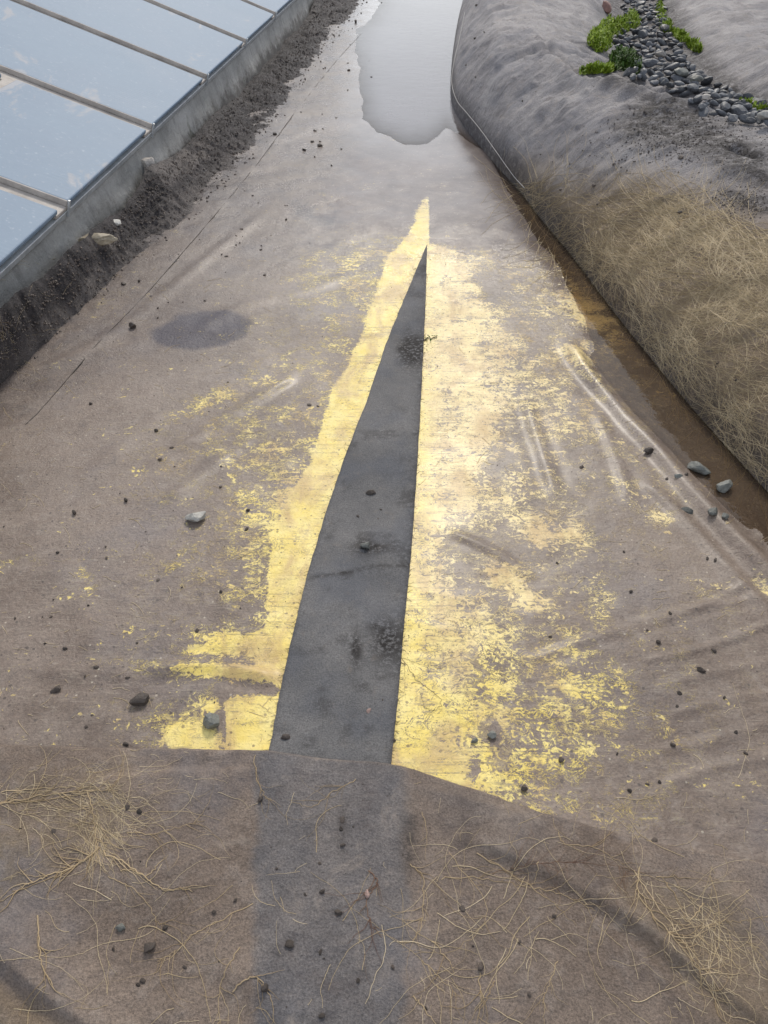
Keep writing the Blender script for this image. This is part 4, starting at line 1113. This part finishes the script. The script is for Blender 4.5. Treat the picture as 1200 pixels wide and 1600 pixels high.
# uncountable crumbs
def crumbs_mesh(name, P, S, mat, seed=1):
    r = np.random.default_rng(seed)
    base = np.array([(1, 0, 0), (-1, 0, 0), (0, 1, 0), (0, -1, 0), (0, 0, 1), (0, 0, -1)], float) 
    fc = np.array([(0, 2, 4), (2, 1, 4), (1, 3, 4), (3, 0, 4), (2, 0, 5), (1, 2, 5), (3, 1, 5), (0, 3, 5)])
    n = len(P); V = base[None] * r.uniform(0.5, 1.2, (n, 6, 1)) * np.array([1, 1, .8])
    a = r.uniform(0, 6.28, n); c, s = np.cos(a), np.sin(a)
    X = V[..., 0] * c[:, None] - V[..., 1] * s[:, None]; Yy = V[..., 0] * s[:, None] + V[..., 1] * c[:, None]
    V = np.stack([X, Yy, V[..., 2]], -1) * np.array(S)[:, None, None] + np.array(P)[:, None, :]
    F = (fc[None] + (np.arange(n) * 6)[:, None, None]).reshape(-1, 3)
    return mesh_np(name, V.reshape(-1, 3), F, mat, False)
Pc, Sc = [], []
bt = curve_pts(BANK_TOP, 10); bb = curve_pts(BANK_BOT, 10)
for k in range(9000):
    u = random.random(); i = int(u * (len(bt) - 1)); j = int(u * (len(bb) - 1))
    v = random.random() ** (1.7 if random.random() < .8 else .8) * (1.0 if random.random() < .9 else 1 + random.expovariate(3.0))
    px = bt[i][0] * (1 - v) + bb[j][0] * v + random.gauss(0, 5); py = bt[i][1] * (1 - v) + bb[j][1] * v + random.gauss(0, 5)
    if v > 1.9 or v < 0.04: continue
    if not (-60 < px < 640 and -15 < py < 660): continue
    loc, nor, mpp = drop(px, py)
    if loc is None or loc.z > 0.24: continue
    # not on the wall
    s = random.choice([0.0012, 0.0015, 0.002, 0.003, 0.004, 0.008]) * (1.0 if v < 1 else .7) * (0.6 + 0.1 * loc.y)
    Pc.append(tuple(loc + nor * s * 0.2)); Sc.append(s)
o = link('soil_crumbs', crumbs_mesh('soil_crumbs', Pc, Sc, MAT['grit'], 3)); tag(o, 'loose dark soil crumbs over the bank beside the wall', kind='stuff')
Pc, Sc = [], []
for k in range(3600):
    if k < 900: px, py = random.gauss(1080, 70), random.gauss(215, 28)
    elif k < 1300: px, py = random.gauss(1170, 30), random.gauss(315, 10)
    elif k < 1700: px, py = random.gauss(642, 15), random.gauss(546, 20)
    elif k < 2100: px, py = random.gauss(600, 22), random.gauss(1000, 26)
    else: px, py = random.uniform(0, 1200), random.uniform(380, 1600)
    loc, nor, mpp = drop(px, py)
    if loc is None: continue
    s = mpp * random.uniform(0.5, 1.5) * (1.3 if k < 1300 else .8)
    Pc.append(tuple(loc + nor * s * 0.2)); Sc.append(s)
o = link('grit', crumbs_mesh('grit', Pc, Sc, MAT['grit'], 5)); tag(o, 'fine dark grit sprinkled over the mud and cloth', kind='stuff')

# ------------------------------------------------------------ fibres and roots
def tubes(name, paths, mat, sides=3):
    Vs, Fs, o = [], [], 0
    for P, rad in paths:
        P = np.asarray(P, float); n = len(P)
        if n < 2: continue
        T = np.gradient(P, axis=0); T /= (np.linalg.norm(T, axis=1, keepdims=True) + 1e-9)
        up = np.array([0, 0, 1.0]); S = np.cross(T, up); S /= (np.linalg.norm(S, axis=1, keepdims=True) + 1e-6); Uu = np.cross(S, T)
        rr = np.asarray(rad, float) * np.ones(n)
        for k in range(sides):
            a = 2 * math.pi * k / sides + 0.5
            Vs.append(P + (S * math.cos(a) + Uu * math.sin(a)) * rr[:, None])
        i = np.arange(n - 1)
        for k in range(sides):
            k2 = (k + 1) % sides
            Fs.append(np.stack([o + k * n + i, o + k * n + i + 1, o + k2 * n + i + 1, o + k2 * n + i], 1))
        o += sides * n
    return mesh_np(name, np.vstack(Vs), np.vstack(Fs), mat, True)

def wander(px, py, ang, length, step, curl=0.25, r=0.0009, drift=0.0, lift=0.5, taper=0.6):
    pts = []; a = ang; n = max(3, int(length / step)); w = random.uniform(-curl, curl) * .5 + drift
    for k in range(n):
        loc, nor, mpp = drop(px, py)
        if loc is None: break
        if pts and (Vector(pts[-1]) - loc).length > 0.25: break
        pts.append(tuple(loc + nor * (r * lift + 0.0015 * random.random() * lift)))
        a += random.gauss(w, curl) ; px += math.cos(a) * step; py += math.sin(a) * step
    if len(pts) < 3: return None
    rad = r * np.linspace(1, taper, len(pts))
    return (pts, rad)

_sp, _mo = SEAM_PATH
_w = 0.0024 * (0.35 + 0.9 * vn(np.arange(len(_sp)) * 0.6, np.zeros(len(_sp)), 3))
link('seam', tubes('seam', [(_sp, _w)], MAT['grit'], 5), _mo)

paths = []
HAYP = [(800, 290), (900, 275), (1030, 290), (1120, 330), (1215, 380), (1215, 770), (1150, 700), (1060, 600), (980, 495), (900, 395), (850, 335)]
t = 0
while len(paths) < 3300 and t < 30000:
    t += 1
    px, py = random.uniform(800, 1215), random.uniform(275, 775)
    if not inpoly(np.array([px]), np.array([py]), HAYP)[0]: continue
    den = float(sst(0.25, 0.8, vn(np.array([px / 75]), np.array([py / 60]), 9))[0]) * 0.75 + 0.2 * float(vn(np.array([px / 20]), np.array([py / 20]), 19)[0])
    if py < 430: den = 0.25 + den
    den *= float(sst(270, 350, np.array([py + 30 * math.sin(px / 40)]))[0])
    if random.random() > den: continue
    # flow: nearly level over the top, turning down the left face
    fxp = float(np.interp(py, fx_px[:, 1], fx_px[:, 0])); e = (px - fxp)
    base = -0.15 if e > 90 else 0.95
    if py < 420: base = 0.25 if px > 950 else -0.5
    ang = base + random.gauss(0, 0.55) + (math.pi if random.random() < 0.5 else 0)
    p = wander(px, py, ang, random.choice([25, 40, 60, 90, 120]), 6, 0.16, random.choice([.0004, .0005, .0006, .0009]) * (1.25 if py < 450 else 1.0))
    if p: paths.append(p)
o = link('root_fibres', tubes('root_fibres', paths, MAT['straw'])); tag(o, 'matted straw coloured root fibres over the mound', kind='stuff')
# finer fibres here and there
paths = []
for k in range(780):
    if k < 200: px, py, an = random.gauss(110, 80), random.gauss(1245, 22), random.gauss(0, .4)
    elif k < 340: px, py, an = random.gauss(155, 22), random.gauss(1290, 35), random.gauss(1.2, .6)
    elif k < 500: px, py, an = random.gauss(1090, 50), random.gauss(1470, 50), random.gauss(0.9, .35)
    elif k < 600: px, py, an = random.uniform(0, 1200), random.uniform(1210, 1600), random.uniform(0, 6.28)
    elif k < 680: px, py, an = random.gauss(8, 8), random.gauss(545, 16), random.uniform(0, 6.28)
    else:
        px, py, an = random.choice([(random.gauss(150, 110), random.gauss(1370, 90)), (random.gauss(720, 110), random.gauss(1450, 80)), (random.gauss(1050, 80), random.gauss(1430, 70))]) + (random.uniform(0, 6.28),)
        if py < 1200: continue
    if k >= 680:
        p = wander(px, py, an, random.uniform(60, 220), 6, 0.13, random.choice([.0004, .0005, .0007]))
        if p: paths.append(p)
        continue
    p = wander(px, py, an, random.choice([20, 35, 60, 80]), 6, 0.22, random.choice([.0003, .0004, .0005]))
    if p: paths.append(p)
o = link('fine_fibres', tubes('fine_fibres', paths, MAT['straw'])); tag(o, 'thin straw fibres caught on the foreground cloth', kind='stuff')
# loose hairs along the cut edges of the felt
paths = []
for k in range(260):
    py = random.uniform(400, 1185); L_ = random.random() < .5
    px = float(interp_poly(STRIP_L if L_ else STRIP_R, 1, np.array([py]))[0])
    p = wander(px, py, (math.pi if L_ else 0) + random.gauss(0, .9), random.uniform(5, 14), 2, 0.3, .0004)
    if p: paths.append(p)
o = link('felt_fluff', tubes('felt_fluff', paths, MAT['darkroot'])); tag(o, 'dark fluff fraying from the cut felt edges', kind='stuff')
# straws and scraps on the mud
paths = []
for k in range(520):
    px, py = random.uniform(0, 1200), random.uniform(380, 1180)
    if 430 < px < 670 and random.random() < .8: continue
    p = wander(px, py, random.gauss(0, .5), random.choice([8, 12, 20, 34]), 4, 0.2, random.choice([.0005, .0007]))
    if p: paths.append(p)
o = link('straw_scraps', tubes('straw_scraps', paths, MAT['straw'])); tag(o, 'scraps of dry straw stuck to the mud', kind='stuff')

def px_path(pts, r, taper=0.35, jit=1.2, n=7, lift=0.6, close=None):
    c = curve_pts(pts, n); out = []
    for q in c:
        loc, nor, mpp = drop(q[0] + random.gauss(0, jit), q[1] + random.gauss(0, jit))
        if loc is None: continue
        out.append(tuple(loc + nor * r * lift))
    return (out, r * np.linspace(1, taper, len(out)))

def root(pts, r, label, grp='dry roots on the foreground cloth', mat='root', branches=4, name='root', extra=()):
    r = r * 0.85
    branches = int(branches * 2.2)
    ps = [px_path(pts, r)]
    c = curve_pts(pts, 7)
    for k in range(branches):
        i = random.randrange(2, len(c) - 2); d = c[i + 1] - c[i - 1]; a = math.atan2(d[1], d[0]) + random.choice([-1, 1]) * random.uniform(.35, .9)
        p = wander(c[i][0], c[i][1], a, random.uniform(25, 110), 5, 0.20, r * random.uniform(.35, .6), 0, 1.0, 0.3)
        if p: ps.append(p)
    for e in extra: ps.append(px_path(e, r * .8))
    o = link(name, tubes(name, ps, MAT[mat], 5))
    tag(o, label, 'root', grp)

root([(-20, 1260), (40, 1248), (90, 1240), (140, 1236), (185, 1236)], .0018, 'thick straw coloured root along the top left of the foreground cloth', branches=8, extra=[[(0, 1255), (60, 1252), (130, 1240)], [(0, 1238), (70, 1232), (150, 1229)]])
root([(137, 1238), (146, 1280), (150, 1310), (158, 1330)], .0016, 'root hanging straight down from the top left tangle', branches=5)
root([(155, 1325), (120, 1352), (80, 1368), (40, 1385), (-10, 1415)], .0022, 'thick pale root running down to the left edge from the tangle', branches=8, extra=[[(158, 1325), (130, 1345), (90, 1368), (20, 1395)]])
root([(160, 1330), (200, 1352), (235, 1378), (258, 1390), (285, 1388), (300, 1394)], .0018, 'pale forked root running right from the tangle', branches=3, extra=[[(228, 1372), (245, 1352), (262, 1337)], [(188, 1360), (215, 1362), (235, 1378)]])
root([(170, 1370), (200, 1385), (230, 1410), (245, 1440), (262, 1445)], .0010, 'thin root curving below the forked root', branches=4)
root([(60, 1430), (62, 1480), (66, 1510), (80, 1538)], .0016, 'vertical pale root near the left bottom crease', branches=3)
root([(395, 1412), (340, 1440), (300, 1462), (270, 1490), (245, 1502)], .0011, 'long thin root slanting left from the damp band', branches=5)
root([(374, 1480), (352, 1520), (342, 1560), (345, 1610)], .0012, 'thin root running down left of the damp band', branches=4)
root([(362, 1550), (385, 1530), (405, 1530), (422, 1555), (428, 1600)], .0014, 'arched pale root at the bottom of the damp band', branches=2)
root([(398, 1180), (400, 1215), (415, 1245), (425, 1250)], .0010, 'thin root draped over the cloth edge left of the strip', branches=3)
root([(556, 1218), (520, 1238), (490, 1260), (458, 1254)], .0010, 'curved thin root at the top of the damp band', branches=3)
root([(200, 1300), (240, 1303), (280, 1292), (320, 1282)], .0011, 'wavy thin root right of the upper left tangle', branches=4)
root([(577, 1148), (600, 1155)], .0006, 'short thin root on the lower felt strip', 'roots on the felt strip', branches=0)
root([(575, 1360), (590, 1380), (572, 1405), (580, 1440), (598, 1465)], .0013, 'reddish looped root at the right of the damp band', branches=5, mat='redroot')
root([(660, 1268), (667, 1300), (664, 1345)], .0008, 'straight thin root below the yellow corner', branches=1)
root([(745, 1334), (790, 1360), (830, 1385), (870, 1395), (905, 1410), (930, 1425)], .0012, 'pale root crossing the dark crease on the right', branches=5, extra=[[(828, 1386), (865, 1412), (900, 1445)], [(840, 1345), (838, 1370), (828, 1386)]])
root([(690, 1372), (740, 1372), (790, 1378), (826, 1388)], .0010, 'long level root left of the crossing root', branches=3)
root([(640, 1350), (660, 1372), (662, 1420), (650, 1465), (630, 1475)], .0012, 'bent root hanging right of the damp band', branches=5)
root([(872, 1300), (885, 1320), (930, 1325), (965, 1345), (985, 1360)], .0011, 'pale kinked root near the right edge of the cloth', branches=3)
root([(1000, 1355), (998, 1400), (1030, 1440), (1065, 1480), (1100, 1530), (1130, 1590)], .0016, 'long root bundle running down to the right bottom corner', branches=12, extra=[[(990, 1360), (1030, 1420), (1090, 1500), (1150, 1580)], [(1100, 1410), (1085, 1430), (1072, 1445), (1040, 1445)], [(1040, 1378), (1060, 1410), (1072, 1440)]])
root([(1025, 1370), (1055, 1370), (1080, 1373)], .0012, 'short straight pale twig like root on the right of the cloth', branches=2)
root([(770, 1365), (820, 1352), (870, 1348), (960, 1352), (985, 1370)], .0007, 'dark red thin roots above the dark crease', branches=14, mat='redroot')
root([(675, 1470), (700, 1500), (710, 1520)], .0012, 'short slanting root right of the damp band near the bottom', branches=1)
root([(748, 1520), (752, 1560), (745, 1600)], .0014, 'upright forked root at the bottom centre', branches=3, extra=[[(772, 1530), (760, 1560), (746, 1590)]])
root([(870, 1500), (862, 1530), (850, 1560), (852, 1600)], .0010, 'thin root at the bottom right of centre', branches=4)
root([(645, 1555), (665, 1580), (690, 1610)], .0014, 'pale root entering at the bottom centre', branches=1)
root([(660, 1500), (690, 1530), (720, 1560)], .0009, 'thin grey root near the bottom centre', branches=4)
root([(700, 1330), (760, 1420), (720, 1480), (650, 1490)], .0008, 'faint long root wandering over the lower cloth', branches=6)
root([(1095, 1450), (1130, 1440), (1160, 1440), (1210, 1430)], .0009, 'thin root reaching the right edge of the cloth', branches=3)
# larger roots on the mound
G = 'long roots on the mound'
root([(975, 440), (985, 470), (1010, 480), (1040, 478), (1060, 500)], .0012, 'looping pale root on the upper mound', G, branches=6, mat='straw')
root([(1110, 488), (1140, 502), (1175, 512), (1215, 520)], .0016, 'thick pale root reaching the right edge of the mound', G, branches=6, mat='straw')
root([(980, 470), (1000, 510), (1010, 545), (1025, 560), (1050, 620), (1080, 660)], .0013, 'root running down the shaded face of the mound', G, branches=8, mat='straw')
root([(1070, 510), (1090, 540), (1075, 570), (1078, 600), (1120, 640)], .0012, 'kinked root low on the mound', G, branches=8, mat='straw')
root([(1075, 570), (1120, 540), (1180, 540), (1215, 545)], .0010, 'pale root branching right across the mound', G, branches=6, mat='straw')
root([(1135, 600), (1145, 640), (1142, 660)], .0010, 'short hanging root low on the right of the mound', G, branches=3, mat='straw')
root([(1020, 575), (1070, 640), (1130, 690), (1190, 735)], .0012, 'root bundle along the foot of the mound', G, branches=14, mat='straw')
# dark roots and twigs on the mud and felt
root([(487, 904), (530, 897), (585, 886), (641, 887)], .0012, 'dark thin root lying right across the felt strip', 'roots on the felt strip', branches=0, mat='darkroot')
root([(538, 742), (545, 752), (570, 756), (588, 768)], .0006, 'fine pale looped fibre on the felt strip', 'roots on the felt strip', branches=1, mat='straw')
root([(620, 1015), (650, 1060), (690, 1095), (668, 1110), (655, 1080)], .0006, 'dark curled fibre on the yellow right of the strip', 'roots on the yellow bands', branches=2, mat='darkroot')

# twig with leaves at the strip edge
tw = empty('twig', tuple(drop(666, 530)[0]))
tw0 = Vector(tw.location)
p = px_path([(663, 533), (668, 529), (675, 530), (683, 526)], .0022, 0.5, 0.3, 6, 1.5)
me = tubes('stem', [([tuple(Vector(q) - tw0) for q in p[0]], p[1])], MAT['darkroot'], 5); link('stem', me, tw)
lv = []
lf = []
for k in range(7):
    c = Vector(drop(664 + k * 3, 530 + random.uniform(-4, 4))[0]) - tw0 + Vector((0, 0, .006)); a = random.uniform(0, 6.28); L = .010; wd = .004
    d1 = Vector((math.cos(a), math.sin(a), .3)) * L; d2 = Vector((-math.sin(a), math.cos(a), 0)) * wd; i = len(lv)
    lv += [tuple(c - d1), tuple(c + d2 + Vector((0, 0, .002))), tuple(c + d1), tuple(c - d2 + Vector((0, 0, .002)))]; lf.append((i, i + 1, i + 2, i + 3))
link('leaf', mesh_np('leaf', lv, lf, MAT['moss_dark'], False), tw)
tag(tw, 'tiny dark twig with leaves at the right edge of the felt strip', 'twig')

# white cord along the upper foot of the mound
cpts = [(724, 20), (716, 60), (707, 100), (704, 130), (712, 158), (728, 178), (750, 205), (775, 240), (800, 275), (818, 295)]
pp = []
for q in curve_pts([(x + 3, y) for x, y in cpts], 8):
    loc, nor, mpp = drop(q[0], q[1])
    if loc is None: continue
    loc = Vector((loc.x, loc.y, max(loc.z, WATER_Z + .004)))
    pp.append(tuple(loc + Vector((-0.006, 0, 0.004))))
o = link('cord', tubes('cord', [(pp, .0020)], MAT['cord'], 6)); tag(o, 'thin white cord running along the upper foot of the mound', 'cord')

# ------------------------------------------------------------ moss
def moss(spots, n, size, mat, label, k_=1.5):
    """clump of short leafy blades on low lumps"""
    Vv, Ff = [], []
    for k in range(n):
        cx, cy, rx, ry, an = random.choice(spots)
        u, v = random.uniform(-1, 1), random.uniform(-1, 1)
        if u * u + v * v > 1: continue
        u *= 1.15; v *= 1.15
        c, s = math.cos(R(an)), math.sin(R(an))
        px, py = cx + u * rx * c - v * ry * s, cy + u * rx * s + v * ry * c
        loc, nor, mpp = drop(px, py)
        if loc is None: continue
        h = size * (1 - 0.6 * (u * u + v * v)) * (0.6 + 0.8 * float(vn(np.array([loc.x * 14]), np.array([loc.y * 14]), 5)[0]))
        base = loc + Vector((0, 0, random.uniform(-.1, 1.0) * h))
        a = random.uniform(0, 6.28); L = random.uniform(.014, .034); wd = random.uniform(.004, .009)
        d1 = Vector((math.cos(a) * .7, math.sin(a) * .7, random.uniform(.1, 1))) * L; d2 = Vector((-math.sin(a), math.cos(a), 0)) * wd
        i = len(Vv); Vv += [tuple(base - d2), tuple(base + d2), tuple(base + d1 + d2 * .5), tuple(base + d1 - d2 * .5)]; Ff.append((i, i + 1, i + 2, i + 3))
    tag(link('moss_clump', mesh_np('moss_clump', Vv, Ff, mat, False)), label, 'moss', 'moss round the stone drain')
moss([(938, 66, 17, 15, 0), (948, 52, 20, 12, -35), (965, 48, 16, 10, -20), (985, 38, 14, 9, -20)], 5200, .10, MAT['moss'], 'bright green arched moss clump left of the stone drain')
moss([(982, 100, 20, 13, 30), (970, 98, 16, 12, 0)], 2600, .09, MAT['moss_dark'], 'dark green moss clump just below the bright arched one')
moss([(930, 112, 22, 4, -8), (948, 111, 12, 4, -8)], 900, .03, MAT['moss'], 'thin yellow green moss line under the dark moss clump')
moss([(1032, 22, 6, 16, -5), (1040, 42, 8, 10, -20), (1062, 58, 14, 6, 30), (1084, 74, 12, 6, 35)], 3200, .05, MAT['moss'], 'strip of green moss along the far side of the drain')
moss([(1180, 170, 24, 4, 20)], 700, .03, MAT['moss'], 'low green moss patch at the right edge above the drain')
